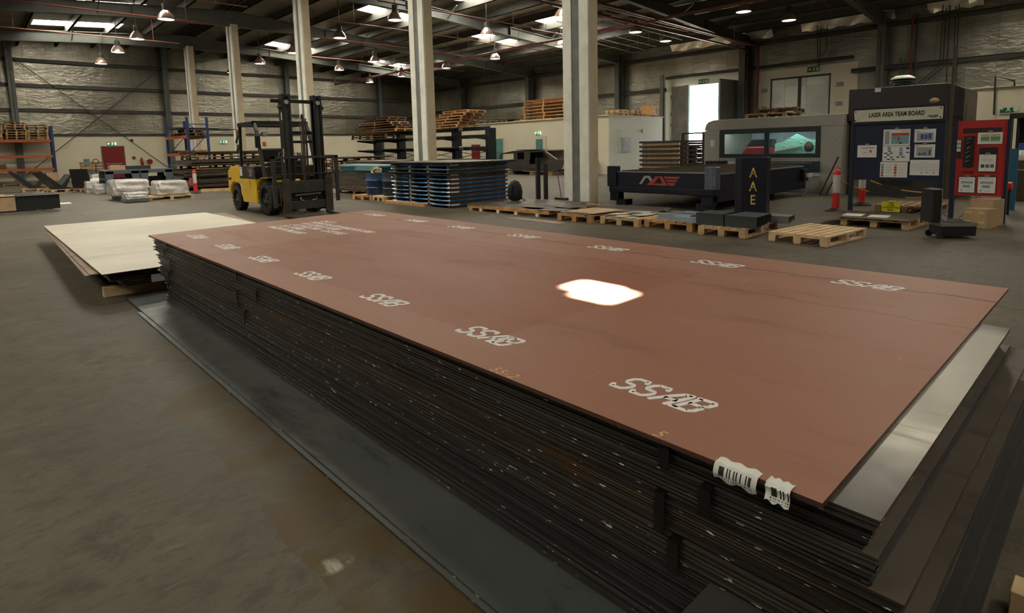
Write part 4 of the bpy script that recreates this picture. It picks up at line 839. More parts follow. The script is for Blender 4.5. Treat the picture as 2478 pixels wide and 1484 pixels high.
for z in (1.88, 1.62): MB().bar((-.68, 1.5, z + .1), (-.70, 1.64, z - .1), .09, .03, (1, 0, 0)).build('rear_lamp', FBLK, t, bevel=.01)
MB().tube([(-.1, .9, 2.28), (-.08, .95, 2.36)], .008, 5).build('aerial', FBLK, t, True)
# mast, carriage, forks (towards -y)
for s in (-1, 1):
    x0 = -.48 if s < 0 else .28
    g = MB().box(x0, x0 + .05, -.93, -.72, .12, 2.84).box(x0 + .15, x0 + .2, -.93, -.72, .12, 2.84).box(x0 + .05, x0 + .15, -.76, -.72, .12, 2.84)
    g.build('mast_rail', FBLK, t); MB().box(x0 + (.06 if s < 0 else .0) - .0, x0 + (.2 if s < 0 else .14), -.90, -.80, .25, 2.72).build('inner_rail', FGRY, t); MB().cyl((x0 + .1, -.96, 2.66), (x0 + .1, -.93, 2.66), .05, 14).build('mast_roller', LENS, t, True)
    MB().cyl((x0 + (-.06 if s < 0 else .2), -.86, 2.55), (x0 + (0 if s < 0 else .26), -.86, 2.55), .045, 14).build('roller', FBLK, t, True)
MB().box(-.63, .43, -.70, -.64, 2.66, 2.74).build('top_tie', FBLK, t); MB().box(-.4, .4, -.70, -.66, 1.92, 2.0).box(-.4, .4, -.70, -.66, 1.72, 1.78).build('cross_tie', FBLK, t)
MB().box(-.483, -.480, -.90, -.84, 2.25, 2.42).build('mast_sticker', PAPER, t); MB().tube([(-.482, -.86, 1.60), (-.482, -.85, 1.55), (-.482, -.88, 1.5), (-.482, -.84, 1.45), (-.482, -.87, 1.4), (-.482, -.84, 1.34), (-.482, -.86, 1.28)], .012, 6).build('mast_decal', PAPER, t)
MB().cyl((.04, -.78, .3), (.04, -.78, 2.1), .032, 12).build('lift_cylinder', LENS, t, True); MB().cyl((.04, -.78, 2.1), (.04, -.78, 2.4), .022, 12).build('cylinder_rod', FBLK, t, True); MB().cyl((.12, -.78, .3), (.12, -.78, 2.3), .02, 10).build('chain', FGRY, t, True)
for k in range(3): MB().tube([(-.02 + .035 * k, -.82, .5), (-.03 + .035 * k, -.83, 1.5), (-.04 + .04 * k, -.83, 2.2), (-.01 + .03 * k, -.83, 2.36), (.03 + .02 * k, -.80, 2.2), (.03 + .02 * k, -.8, 1.7)], .012, 6).build('hydraulic_hose', HOSE, t, True)
MB().box(-.5, .52, -1.0, -.94, .56, .84).build('upper_carriage_bar', FGRY, t, bevel=.004); MB().box(-.5, .52, -1.0, -.94, .17, .36).build('lower_carriage_bar', FGRY, t, bevel=.004); MB().box(-.42, .40, -.94, -.88, .2, .8).build('carriage_plate', FBLK, t)
MB().cyl((-.33, -.99, .49), (.3, -.99, .51), .03, 12).build('side_shift_cylinder', FGRY, t, True); MB().tube([(-.2, -.98, .44), (-.19, -1.0, .38), (-.12, -1.0, .37)], .01, 6).build('hose_end', LENS, t, True); MB().tube([(.2, -.98, .44), (.19, -1.0, .38), (.08, -1.0, .37)], .01, 6).build('hose_end', LENS, t, True)
g = MB().box(-.82, -.74, -.98, -.93, .24, 1.42).box(.72, .80, -.98, -.93, .30, 1.42).box(-.82, .80, -.98, -.93, 1.36, 1.42).box(-.74, .72, -.975, -.94, .985, 1.01)
for k in range(9): g.box(-.59 + .155 * k, -.575 + .155 * k, -.975, -.945, 1.0, 1.37)
g.box(-.74, -.5, -.975, -.945, .78, .82).box(-.66, -.64, -.975, -.945, .3, .8).box(-.74, -.64, -.975, -.945, .28, .32).build('load_backrest', FGRY, t)
for x in (-.63, .40): g = MB().box(x, x + .18, -1.06, -1.0, .05, .89); g.prism([(-1.0, .03), (-1.06, .09), (-2.0, .06), (-2.1, .035), (-2.1, .03)], 'x', x, x + .18); g.build('fork', FORKM, t, bevel=.004)

# ---------------------------------------------------------------- laser cutting machine
LGREY = mat('machine_grey', (.40, .385, .33), .45, 0, .05, 2); LDARK = mat('machine_dark', (.030, .042, .044), .35, .1, .15, 3); GLASSM = mat('machine_glass', (.75, .85, .85), .04, 0, 0); GLASSM.node_tree.nodes['Principled BSDF'].inputs['Transmission Weight'].default_value = .97; GLASSM.node_tree.nodes['Principled BSDF'].inputs['IOR'].default_value = 1.25
f = NT('mint_reflection', .5); X = f.xyz()
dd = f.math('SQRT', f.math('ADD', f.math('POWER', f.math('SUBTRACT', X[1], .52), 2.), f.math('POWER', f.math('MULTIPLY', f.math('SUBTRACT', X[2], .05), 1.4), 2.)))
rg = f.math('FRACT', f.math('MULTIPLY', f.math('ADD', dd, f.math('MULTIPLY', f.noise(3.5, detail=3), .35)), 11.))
f.col(f.mix(f.math('LESS_THAN', rg, .16), (.33, .62, .50), (.07, .20, .17))); CONT = f.m  # ringed mint colour paints a reflection in the window glass
MX = 17.5
t = thing('laser_machine', 'large pale grey laser cutting machine with two dark framed windows', 'machine', (MX, 7.6, 0))
yl, yr = 2.0, -2.05
sh = [(yl, .0), (yl, 1.93)] + [(yl - .3 + .3 * math.cos(a), 1.93 + .29 * math.sin(a)) for a in (PI / 8, PI / 4, 3 * PI / 8, PI / 2)] + [(yr, 2.22), (yr, 1.9), (yl - .06, 1.9), (yl - .06, 0)]
MB().prism([(yl, 1.90), (yl, 1.95), (yl - .03, 2.07), (yl - .12, 2.17), (yl - .3, 2.22), (yr, 2.22), (yr, 1.90)], 'x', 0, 2.6).build('top_hood', LGREY, t, bevel=.01)
MB().box(0, 2.6, 1.49, yl, .0, 1.897).build('left_panel', LGREY, t, bevel=.006); MB().box(0, 2.6, yr, -1.51, .0, 1.897).build('right_panel', LGREY, t, bevel=.006)
MB().box(2.3, 2.6, -1.51, 1.49, 0, 1.9).build('back_panel', LDARK, t); MB().box(.25, 2.3, -1.51, 1.49, 0, .5).box(.02, .1, -1.51, 1.49, .93, 1.03).box(.0, .06, -1.5, 1.48, 1.0, 1.03).build('sill', LGREY, t)
g = MB().box(.0, .06, -1.5, 1.48, 1.76, 1.9).box(.0, .06, -1.5, 1.48, 1.03, 1.15).box(.0, .06, 1.34, 1.48, 1.15, 1.76).box(.0, .06, -1.5, -1.37, 1.15, 1.76).box(.0, .06, -.06, .07, 1.15, 1.76).box(-.004, .0, -.005, .005, 1.03, 1.9)
wf = g.build('window_frame', LDARK, t, bevel=.004)
for y0, y1 in ((.07, 1.34), (-1.37, -.06)): MB().box(.03, .036, y0, y1, 1.15, 1.76).build('pane', GLASSM, wf)
MB().prism([(-1.36, 1.14), (-.04, 1.14), (-.04, 1.44), (-.30, 1.5), (-.66, 1.72), (-1.0, 1.56), (-1.36, 1.5)], 'x', .5, .52).build('reflection_panel', CONT, t)  # made-up panel imitating the mint reflection in the right pane
g = MB(); pts = [(.48, -.05 - .75 * u, 1.25 + .02 * math.sin(u * 3) + .12 * u * u) for u in [k / 10 for k in range(11)]]
for q in range(10): g.bar(pts[q], pts[q + 1], .03, .085 - .003 * q, (0, 0, 1))
g.build('pale_duct', IVORY, t); MB().grid(blob(.08, .13, .15, 2.4, 1.34, -1.2), 16, 10).build('cutting_head', PROFG, t, True)
g = MB().prism([(.95, 1.1), (.95, 1.22), (.82, 1.36), (.08, 1.36), (.08, 1.1)], 'x', .45, .9).build('reflected_car_body', mat('reflected_car_red', (.30, .012, .018), .25, 0, .1), t, bevel=.03); MB().prism([(.88, 1.345), (.68, 1.58), (.08, 1.58), (.08, 1.345)], 'x', .5, .9).build('reflected_car_top', GLOSS, t, bevel=.02)  # red and black shapes imitate a car reflected in the left pane
MB().box(2.25, 2.29, -1.5, 1.48, 1.0, 1.88).build('rear_screen', mat('pale_screen', (.5, .58, .64), .5, 0, .3, 1.5), t); MB().box(.3, .34, -1.4, 1.4, 1.86, 1.89).build('added_glow_strip', mat('added_glow_strip', (.9, .9, .9), .5, 0, 0, emit=(.85, 1, .95), estr=34), t)  # glowing strip is added to brighten the inside, no known lamp
MB().box(-.004, 0, 1.66, 1.8, 1.38, 1.6).build('paper_sign', PAPER, t); MB().box(-.006, -.004, 1.69, 1.77, 1.5, 1.505).box(-.006, -.004, 1.69, 1.77, 1.46, 1.465).build('sign_print', GREYINK, t)
MB().box(-.35, .0, 1.2, 1.77, .76, .94).build('loading_lip', NAVYD, t); MB().box(-.36, -.345, 1.28, 1.5, .8, .9).build('slot', BLACKP, t)
g = MB().box(-.3, .0, -1.49, .6, .82, .93); g.build('inner_ledge', LDARK, t); MB().box(-.33, -.29, -1.4, -.2, .88, .90).build('bright_rail', GALV, t)
for (y, z) in ((1.75, .5), (-1.8, 1.45), (-1.9, 1.5)): MB().cyl((-.003, y, z), (0, y, z), .012, 8).build('screw', LDARK, t)
# shuttle table
TX = 11.9
t = thing('shuttle_table', 'long dark navy shuttle table with slatted bed and coloured logo', 'machine table', (TX, 7.68, 0))
g = MB().box(0, .14, -1.42, 1.42, .5, .83).box(-.03, .14, -1.42, 1.42, .34, .50).box(-.035, -.02, -1.38, 1.36, .37, .47); g.build('end_beam', NAVYD, t, bevel=.008)
MB().box(-.01, .16, -1.2, 1.22, .832, .85).build('bright_edge', GALV, t)
for s in (-1, 1):
    MB().box(-.05, .14, s * 1.33 - .14, s * 1.33 + .14, .48, .985).build('corner_plate', LENS if False else mat('corner_plate_blue', (.12, .14, .19), .4, .3, .15) if s < 0 else NAVYD, t, bevel=.012)
    g = MB()
    for z in (.55, .68, .82, .93):
        for y in (-.06, .06): g.cyl((-.055, s * 1.33 + y, z), (-.05, s * 1.33 + y, z), .012, 8)
    g.build('bolt_heads', BLACKP, t); MB().box(.0, .22, s * 1.25 - .1, s * 1.25 + .16, .12, .36).build('leg', NAVYD, t); MB().box(.02, .3, s * 1.25 - .02, s * 1.25 + .3 * -s, .02, .16).build('foot', NAVYD, t); MB().cyl((.12, s * 1.25, 0), (.12, s * 1.25, .02), .14, 16).build('foot_disc', NAVYD, t)
    MB().box(.14, 5.1, s * 1.34 - .07, s * 1.34 + .07, .2 if s < 0 else .45, .80).build('side_beam', NAVYD, t); MB().box(.14, 5.1, s * 1.32 - .02, s * 1.32 + .02, .80, .825).build('side_rail', GALV, t)
MB().box(3.4, 3.6, -1.2, 1.2, 0, .3).build('middle_leg', NAVYD, t)
g = MB(); sl = MILLB
for k in range(42):
    x = .25 + .115 * k; n_t = 26; z0 = .70; top = []
    for q in range(n_t + 1): top.append((-1.27 + 2.54 * q / n_t, .845 + (.03 if q % 2 else 0)))
    g.prism([(1.27, z0), (-1.27, z0)] + top, 'x', x, x + .006)
g.build('slat_bed', sl, t); MB().box(.14, 5.1, -1.27, 1.27, .66, .70).build('bed_tray', MILLB, t)
logo(t, .54, .56, 1.10, .20, -.002, mat('logo_grey', (.33, .32, .28), .5, 0, 0), mat('logo_red', (.36, .058, .03), .5, 0, 0))
cn = MB().box(4.7, 5.05, -1.52, -1.42, .42, .74).build('junction_box', NAVYD, t)
for k in range(3): MB().box(4.8 + .09 * k, 4.87 + .09 * k, -1.60, -1.52, .52, .62).build('plug', IVORY, cn); MB().tube([(4.83 + .09 * k, -1.58, .52), (4.8 + .05 * k, -1.62, .35), (4.7 + .03 * k, -1.58, .15), (4.65, -1.5, .02)], .012, 6).build('cable', GALV, cn, True)
# lettered post
pa_, pb_, pc_ = Vector((11.35, 5.545)), Vector((11.33, 5.40)), Vector((11.53, 4.985))
t = thing('lettered_post', 'dark folded steel post with yellow stencilled letters down its front', 'post', (11.33, 5.40, 0))
g = MB().prism([(p.x - 11.33, p.y - 5.40) for p in (pa_, pb_, pc_, Vector((11.80, 5.03)), Vector((11.62, 5.62)))], 'z', 0, 1.195); g.build('post_body', NAVYD, t, bevel=.006)
an = math.atan2(pc_.y - pb_.y, pc_.x - pb_.x); dv = Vector((math.cos(an), math.sin(an), 0)); nv = Vector((dv.y, -dv.x, 0))
for k, (ch, z) in enumerate((('A', .81), ('A', .535), ('E', .27))): text('stencil_letter', ch, .27, mat('stencil_yellow', (.72, .52, .10), .5, 0, .1), t, dv * .215 + nv * .002 + Vector((0, 0, z)), (PI / 2, 0, an), 'CENTER', sx=.78, bold=.003)
MB().box(0, .46, -.002, 0, 0, .012, Matrix.Translation(nv * .003 + Vector((0, 0, .865))) @ Matrix.Rotation(an, 4, 'Z')).box(0, .46, -.002, 0, 0, .012, Matrix.Translation(nv * .003 + Vector((0, 0, .59))) @ Matrix.Rotation(an, 4, 'Z')).build('stencil_bridge', NAVYD, t)
# pallets and a sheet on the machine roof
for k, (x, y, z) in enumerate(((18.6, 7.9, 2.224), (18.75, 7.75, 2.37))): pallet(x, y, .1 + .12 * k, 1.5, 1.2, WOODX if k else WOODD, ('upper' if k else 'lower') + ' wooden pallet lying on top of the laser machine', 'pallets on the machine', z=z, simple=True)
# dust extractor cabinet
CABM = mat('cabinet_dark', (.040, .036, .034), .5, .1, .12, 2); CABB = mat('cabinet_side_brown', (.085, .062, .035), .5, .1, .15, 2)
t = thing('extractor_cabinet', 'tall dark brown extractor cabinet behind the team board with a roof fan', 'cabinet', (17.8, 4.3, 0))
MB().prism([(1.22, 2.0), (1.22, 2.86), (-.95, 2.84), (-1.12, 2.78), (-1.30, 2.68), (-1.30, 2.0)], 'x', 0, 1.7).build('upper_housing', CABM, t, bevel=.01); MB().box(.02, 1.7, -1.28, .85, .0, 2.0).build('lower_housing', CABM, t); MB().box(.2, 1.7, .85, 1.2, .0, 2.0).build('grille_side', mat('grille_cream', (.30, .25, .15), .6, 0, .3, 30, stretch=(1, 30, 1)), t)
MB().box(.05, 1.65, -1.315, -1.30, .1, 2.62).build('side_panel', CABB, t); MB().box(.3, 1.2, -1.325, -1.315, 1.0, 2.3).build('side_door', CABB, t, bevel=.004)
MB().box(-.006, 0, .46, .60, 2.74, 2.84).build('name_tag', PAPER, t); MB().box(-.01, .02, -.3, .4, .28, .62).build('dark_opening', BLACKP, t); MB().box(-.03, .02, -.35, .3, .66, .69).build('opening_bar', GALV, t)
MB().lathe([(.22, 0), (.24, .02), (.2, .05), (.2, .1), (.27, .12), (.27, .14), (.2, .2), (.12, .22)], 20, (.5, .1, 2.86)).build('roof_fan', LDARK, t, True); MB().lathe([(.0, 0), (.28, 0), (.27, .03), (.16, .09), (0, .1)], 20, (.5, .1, 3.06)).build('fan_cap', IVORY, t, True)
MB().grid(blob(.05, .11, .07, 2, 2.43, -.72), 12, 8).build('wrapped_lamp', CARD, t, True)
p_ = at(2297, 112, x=17.6); o = MB().box(-.03, .03, -.03, .03, 0, p_.z).build('steel_pole', CABB, None, loc=(17.62, at(2300, 300, x=17.62).y, 0)); tag(o, 'thin brown steel pole standing in front of the extractor cabinet', 'pole')
for k, (dx, h) in enumerate(((0, 1.05), (.09, .72))):
    o = MB().bar((0, 0, 0), (.05, -.42 + .1 * k, h), .05, .03).build('steel_bar', MILLK, None, loc=(17.1 + dx, 5.93 - .12 * k, .01)); tag(o, ('longer', 'shorter')[k] + ' black steel bar leaning by the machine corner', 'steel bar')
# gas cylinder and dark shelving at the right edge
t = thing('gas_cylinder', 'tall brown gas cylinder with pale shoulder at the right edge', 'gas cylinder', (17.9, 1.87, 0)); MB().lathe([(.22, 0), (.23, .03), (.23, .95)], 24).build('body', CABB, t, True); MB().lathe([(.23, .95), (.22, 1.02), (.16, 1.13), (.07, 1.18)], 24).build('shoulder', LGREY, t, True); MB().cyl((0, 0, 1.16), (0, 0, 1.34), .06, 12).build('valve_cap', BLUEINK, t, True); MB().lathe([(.233, .72), (.238, .73), (.233, .74)], 24).build('band', LGREY, t, True)
t = thing('storage_frame', 'dark open storage frame against the cream wall at the right edge', 'shelving', (20.2, 1.4, 0))
for y in (-1.2, .92): MB().box(0, .08, y, y + .08, 0, 2.0).build('upright', MILLK, t); MB().box(1.4, 1.48, y, y + .08, 0, 2.0).build('upright', MILLK, t)
MB().box(0, 1.48, -1.2, 1.0, 1.98, 2.1).build('top_shelf', MILLK, t); MB().box(1.44, 1.48, -1.2, 1.0, .05, 1.98).build('back_sheet', BLACKP, t); MB().box(.2, 1.2, -1.1, .7, .9, 1.35).build('red_crate', SIGNRED, t, bevel=.02); MB().box(0, 1.48, -1.15, .95, .82, .86).build('middle_shelf', MILLK, t)
b = at(2446, 455, z=.62); 
t = thing('hose_reel', 'small red round hose reel beside the red tool board', 'hose reel', (14.6, at(2443, 455, x=14.6).y, 0)); MB().cyl((0, -.04, .55), (0, .06, .55), .085, 18).build('reel', BRED, t, True); MB().box(-.02, .02, -.02, .02, 0, .5).build('stand', NAVY, t)
o = MB().box(-.02, .02, -.1, .1, 0, 1.25).build('blue_board', mat('bright_blue', (.02, .13, .24), .5, 0, .1), None, loc=(15.6, at(2449, 380, x=15.6).y, 0)); tag(o, 'narrow blue panel standing behind the red tool board', 'panel')
# ---------------------------------------------------------------- rooms, doors, outside
struct('wall_room', MB().box(24.6, 29.6, 18.87, 36, 0, 3.02).box(24.5, 29.7, 18.80, 36.05, 3.02, 3.07), CREAM)
struct('wall_room_end', MB().box(24.62, 29.58, 18.855, 18.87, 0.002, 3.01), MINTWHITE)  # same room; daylight from the doorway painted in as a paler face
struct('wall_office', MB().box(24.6, XR - .02, YF + .02, 4.03, 0, 3.07).box(24.5, XR - .02, YF + .02, 4.08, 3.07, 3.12), CREAM)
TEAL = mat('teal_glass', (.12, .26, .23), .12, .1, .2, 2); DOORRED = mat('door_red', (.20, .012, .012), .4, 0, .06)
def room_door(n, y0, y1, z, m, pane=None):
    o = struct('door_%d' % n, MB().box(24.55, 24.598, y0, y1, 0, z), IVORY); x = 24.54
    MB().box(x, x + .015, y0 + .07, y1 - .07, .02, z - .07).build('leaf', m, o)
    if pane: MB().box(x - .006, x + .002, y0 + pane[0], y1 - pane[1], .9, z - .18).build('pane', TEAL, o)
    return o
room_door(3, 26.9, 28.2, 2.13, TEAL); room_door(4, 23.3, 24.35, 2.13, IVORY, (.25, .25)); room_door(5, 29.1, 30.1, 1.82, DOORRED)
# open double door and closed foil door in the right wall
LEAFM = mat('door_leaf_grey', (.20, .19, .165), .5, .3, .25, 1.2); LEAFE = mat('door_edge_green', (.22, .40, .33), .5, 0, .1)
d1 = struct('door_1', MB().box(XR - .06, XR + .16, DO1, 21.41, 0, DZ).box(XR - .06, XR + .16, 16.1, DO0, 0, DZ).box(XR - .06, XR + .16, 16.1, 21.41, DZ + .001, 5.75), MINTWHITE)
for sgn, yh, px, py in ((-1, 20.9, 1668, 206), (1, DO0 + .03, 1741, 191)):
    t_ = (DZ - 1.5) / ray(px, py).z; e = Vector((0, 0, 1.5)) + ray(px, py) * t_; v = Vector((e.x - XR + .1, e.y - yh, 0)); L = v.length; a = math.atan2(v.y, v.x)
    M = Matrix.Translation((XR - .1, yh, 0)) @ Matrix.Rotation(a, 4, 'Z')
    lf = MB().box(0, L - .06, -.04, .04, .05, DZ - .05, M).build('leaf', LEAFM, d1); MB().box(L - .058, L, -.05, .05, .05, DZ - .02, M).build('leaf_edge', LEAFE, d1)
    MB().box(0, L, -.05, .05, DZ - .05, DZ + .02, M).build('leaf_rail', LEAFM, d1)
    for z in (.6, 2.6, 3.3, 4.4): MB().box(-.28, -.02, -.015, .015, z, z + .22, M if sgn > 0 else Matrix.Translation((XR - .07, 21.05, 0)) @ Matrix.Rotation(PI / 2, 4, 'Z')).build('hinge', GALV, d1)
d2 = struct('door_2', MB().box(XR - .06, XR + .02, DC1, 15.2, 0, DZ2).box(XR - .06, XR + .02, 10.15, DC0, 0, DZ2).box(XR - .06, XR + .02, 10.15, 15.2, DZ2 + .001, 5.5), CREAM)
FOIL_D = foil('foil_door', 1, (.80, .82, .74)); FOIL_D.node_tree.nodes['Principled BSDF'].inputs['Metallic'].default_value = .25; ym = (DC0 + DC1) / 2
for y0, y1 in ((DC0, ym), (ym, DC1)):
    MB().box(XR - .02, XR + .03, y0 + .08, y1 - .08, .05, DZ2 - .1).build('leaf', FOIL_D, d2)
    MB().box(XR - .05, XR + .03, y0, y0 + .08, 0, DZ2).box(XR - .05, XR + .03, y1 - .08, y1, 0, DZ2).box(XR - .05, XR + .03, y0 + .08, y1 - .08, DZ2 - .1, DZ2).box(XR - .05, XR + .03, y0 + .08, y1 - .08, 2.7, 2.78).build('leaf_frame', GIRT, d2)
for z in (3.3, 4.3):
    for y in (14.75, 11.2 - .4): MB().box(XR - .075, XR - .06, y, y + .35, z, z + .22).build('hinge', GALV, d2)
OUTW = mat('outside_white_cladding', (.82, .82, .80), .6, 0, .04)
g = MB()
for k in range(60): g.box(46, 46.1, 4 + .5 * k, 4.42 + .5 * k, 0, 4.0)
g.box(46.1, 46.2, 4, 34, 0, 4.0); struct('wall_outside', g, OUTW)
struct('ground_outside', MB().box(XR + 14, XR + 40, -30, 70, -.2, -.01), mat('outside_paving', (.55, .53, .48), .8, 0, .1))
for (px, lab) in ((1607, 0),): struct('trim_post', MB().box(XR - .9, XR - .75, at(1603, 200, x=XR - .8).y - .12, at(1603, 200, x=XR - .8).y + .12, 0, 5.9), GREYSTEEL)

# ---------------------------------------------------------------- exit signs and wall fittings
EXG = mat('exit_green', (.012, .14, .045), .4, 0, 0, emit=(.02, .35, .10), estr=.25); EXW = mat('exit_white', (.75, .85, .75), .4, 0, 0, emit=(.6, .95, .7), estr=1.0); EXGD = mat('exit_green_dim', (.010, .11, .04), .4, 0, 0); EXWD = mat('exit_white_dim', (.62, .66, .56), .5, 0, 0)
def exit_sign(loc, ax, lab, lit=True, w_=.62, h=.28):   # ax: 'x' faces -x, 'y' faces -y ; pictogram runs left to right as seen
    t = thing('exit_sign', lab, 'exit sign', loc, PI if False else 0, 'green exit signs'); gm, wm = (EXG, EXW) if lit else (EXGD, EXWD)
    def B(u0, u1, v0, v1, d0, d1):
        if ax == 'x': return MB().box(-d1, -d0, -u1, -u0, v0, v1)
        return MB().box(u0, u1, -d1, -d0, v0, v1)
    B(-w_ / 2 - .03, w_ / 2 + .03, -.03, h + .03, 0, .05).build('housing', IVORY, t); B(-w_ / 2, w_ / 2, 0, h, .05, .056).build('face', gm, t)
    P = lambda poly: MB().prism([(-u if ax == 'x' else u, v) for u, v in poly], ax, -.060, -.056)
    P([(-.26, .14), (-.18, .22), (-.18, .17), (-.1, .17), (-.1, .11), (-.18, .11), (-.18, .06)]).build('arrow', wm, t)
    P([(-.04, .05), (.0, .10), (-.01, .19), (.03, .24), (.06, .2), (.1, .17), (.06, .15), (.05, .1), (.09, .05), (.06, .04), (.02, .09), (-.01, .04)]).build('running_figure', wm, t); P([(.15, .05), (.26, .05), (.26, .23), (.15, .23)]).build('door_symbol', wm, t)
    return t
p = at(1703, 203, x=XR - .08); exit_sign((XR - .07, p.y, p.z), 'x', 'exit sign above the open doorway', False)
p = at(1969, 174, x=XR - .08); exit_sign((XR - .07, p.y, p.z), 'x', 'exit sign above the closed foil covered door', False)
p = at(2437, 273, x=24.55); exit_sign((24.59, p.y, p.z), 'x', 'exit sign on the cream wall above the red tool board', False, .36, .16)
p = at(1302, 328, x=24.55); exit_sign((24.59, p.y, p.z), 'x', 'lit exit sign above the glazed door of the cream room', True, .32, .16)
p = at(271, 353, y=48.3); exit_sign((p.x, 48.37, p.z), 'y', 'lit exit sign above the red door in the back wall', True, .5, .22)
p = at(541, 348, y=48.3); exit_sign((p.x, 48.37, p.z), 'y', 'lit exit sign on the back wall between two white columns', True, .5, .22)
o = struct('door_6', MB().box(7.05, 8.4, 48.33, 48.38, 0, 2.22), mat('door_frame_brown', (.16, .05, .035), .5, 0, .1)); MB().box(7.13, 8.32, 48.30, 48.335, 0, 2.15).build('leaf', DOORRED, o); MB().box(7.25, 8.2, 48.24, 48.28, .98, 1.04).build('push_bar', LENS, o); MB().box(7.5, 8.0, 48.295, 48.30, .86, .92).build('door_label', EXWD, o)
t = thing('fire_extinguisher', 'red fire extinguisher hung on the back wall beside the red door', 'extinguisher', (9.36, 48.2, .75)); MB().lathe([(.08, 0), (.085, .02), (.085, .48), (.05, .56), (.03, .58)], 16).build('cylinder', DOORRED, t, True); MB().box(-.03, .03, -.1, .03, .58, .64).build('valve', BLACKP, t); MB().tube([(-.03, 0, .6), (-.14, 0, .5), (-.12, 0, .2)], .012, 6).build('hose', BLACKP, t, True)
t = thing('fire_hose_reel', 'small red hose reel on the back wall right of the extinguisher', 'hose reel', (9.85, 48.25, 1.1)); MB().cyl((0, -.06, 0), (0, .06, 0), .17, 18).build('reel', DOORRED, t, True); MB().tube([(-.1, -.05, .1), (-.3, -.05, .05), (-.1, -.05, -.2)], .015, 6).build('hose', BLACKP, t, True)
for x, z, lab in ((8.91, 1.39, 'round red alarm call point on the back wall by the extinguisher'), (8.88, 2.6, 'round red alarm bell high on the back wall')): o = MB().cyl((0, -.05, 0), (0, .03, 0), .10, 16).build('alarm_bell', DOORRED, None, True, loc=(x, 48.34, z)); tag(o, lab, 'alarm')
o = MB().box(0, .32, -.02, 0, 0, .46).build('blue_notice', TURQ, None, loc=(6.02, 48.37, .92)); tag(o, 'pale blue notice on the back wall above the upright pallet', 'notice')
t = thing('electric_panel', 'grey electric panel box on the pale end wall of the room', 'electric panel', (25.98, 18.85, 1.5)); MB().box(-.34, .34, -.10, 0, -.36, .40).build('box', mat('panel_grey', (.36, .42, .43), .45, .1, .05), t, bevel=.006); MB().box(-.33, .33, -.115, -.10, -.35, .39).build('door', mat('panel_grey', (.36, .42, .43)), t, bevel=.004); MB().box(-.06, .08, -.118, -.115, .2, .32).build('label', PAPER, t); MB().cyl((-.28, -.13, .0), (-.28, -.115, .0), .025, 8).build('handle', BLACKP, t)
for (x, z, w_, h, lab, m) in ((25.2, 1.18, .2, .2, 'small white switch box left of the electric panel', PAPER), (25.25, 2.05, .3, .26, 'blank cream cover plate above the switch box', CREAM)): o = MB().box(0, w_, -.04, 0, 0, h).build('switch_box', m, None, loc=(x, 18.85, z)); tag(o, lab, 'switch box')
o = MB().cyl((0, -.06, 0), (0, 0, 0), .1, 16).build('alarm_bell', DOORRED, None, True, loc=(27.62, 18.85, 2.25)); tag(o, 'small red alarm bell on the pale end wall of the room', 'alarm')

# ---------------------------------------------------------------- high-bay lamps
REFL = mat('lamp_reflector', (.34, .245, .19), .25, .5, .12, 4); BALL = mat('lamp_ballast', (.035, .034, .03), .5, .2, .2)
LON = mat('lamp_lens_lit', (1, .95, .93), .4, 0, 0, emit=(1, .88, .84), estr=2.6)
LAMP = None
rows = [(6.9, 'row left of the white columns', [13, 18, 23, 28.5, 34.06, 38.92, 44.2]), (14.6, 'row just right of the white columns', [18.2, 22.9, 28.1, 33.8, 39.0, 44.3]), (20.1, 'second row right of the columns', [18, 23.1, 28.6, 34.15, 39.06]), (25.75, 'third row right of the columns', [12.35, 18.03, 23.14, 28.84, 34.08, 39.84, 44.75]), (29.33, 'row nearest the open doorway', [11.83, 18.53])]
for x, rl, ys_ in rows:
    for k, y in enumerate(ys_):
        lab = 'high bay lamp, %s, %s from back wall' % (rl, nth(len(ys_) - 1 - k)); zt_ = roofz(x) - 7.2
        if LAMP is None:
            LAMP = thing('high_bay_lamp', lab, 'lamp', (x, y, 7.2), 0, 'high bay lamps')
            MB().lathe([(.335, 0), (.33, .05), (.27, .2), (.17, .33), (.12, .38), (.11, .375), (.16, .32), (.255, .19), (.31, .05), (.315, .0)], 28, closed=True).build('reflector', REFL, LAMP, True); MB().cyl((0, 0, .38), (0, 0, .60), .13, 16).box(-.1, .1, -.1, .1, .58, .66).build('ballast', BALL, LAMP); MB().cyl((0, 0, .012), (0, 0, .02), .312, 24).build('lens', LON, LAMP); MB().cyl((0, 0, .6), (0, 0, zt_), .018, 6).build('hanger', BALL, LAMP)
        else:
            c = copy_tree(LAMP, (x, y, 7.2), None, lab)
            for h_ in c.children:
                if h_.name.startswith('hanger'): h_.scale = (1, 1, (roofz(x) - 7.2) / (roofz(6.9) - 7.2))

# ---------------------------------------------------------------- sprinkler pipes and conduits
PIPER = mat('pipe_red', (.13, .026, .02), .4, .1, .15); PIPEO = mat('pipe_salmon', (.30, .12, .075), .4, 0, .15); PIPEK = mat('conduit_dark', (.035, .035, .033), .5, .3, .2); PIPEW = mat('conduit_pale', (.42, .42, .36), .4, .3, .1)
def pipe(pts, r, m, lab, cat='pipe', name='sprinkler_pipe', grp=None, joints=()):
    t = thing(name, lab, cat, pts[0], 0, grp); q = [Vector(p) - Vector(pts[0]) for p in pts]
    MB().tube(q, r, 8).build('pipe_run', m, t, True)
    for u in joints:
        p = q[0].lerp(q[-1], u); MB().cyl(p, p + Vector((0, 0, roofz(pts[0][0] + p.x) - pts[0][2] - p.z)), .012, 6).build('hanger', m, t)
    return t
pipe([(22.72, 2, 6.9), (22.72, 45.0, 6.9), (22.72, 45.0, 7.5)], .065, PIPER, 'red main sprinkler pipe running lengthwise right of the white columns', joints=(.2, .35, .5, .6, .7, .8, .9))
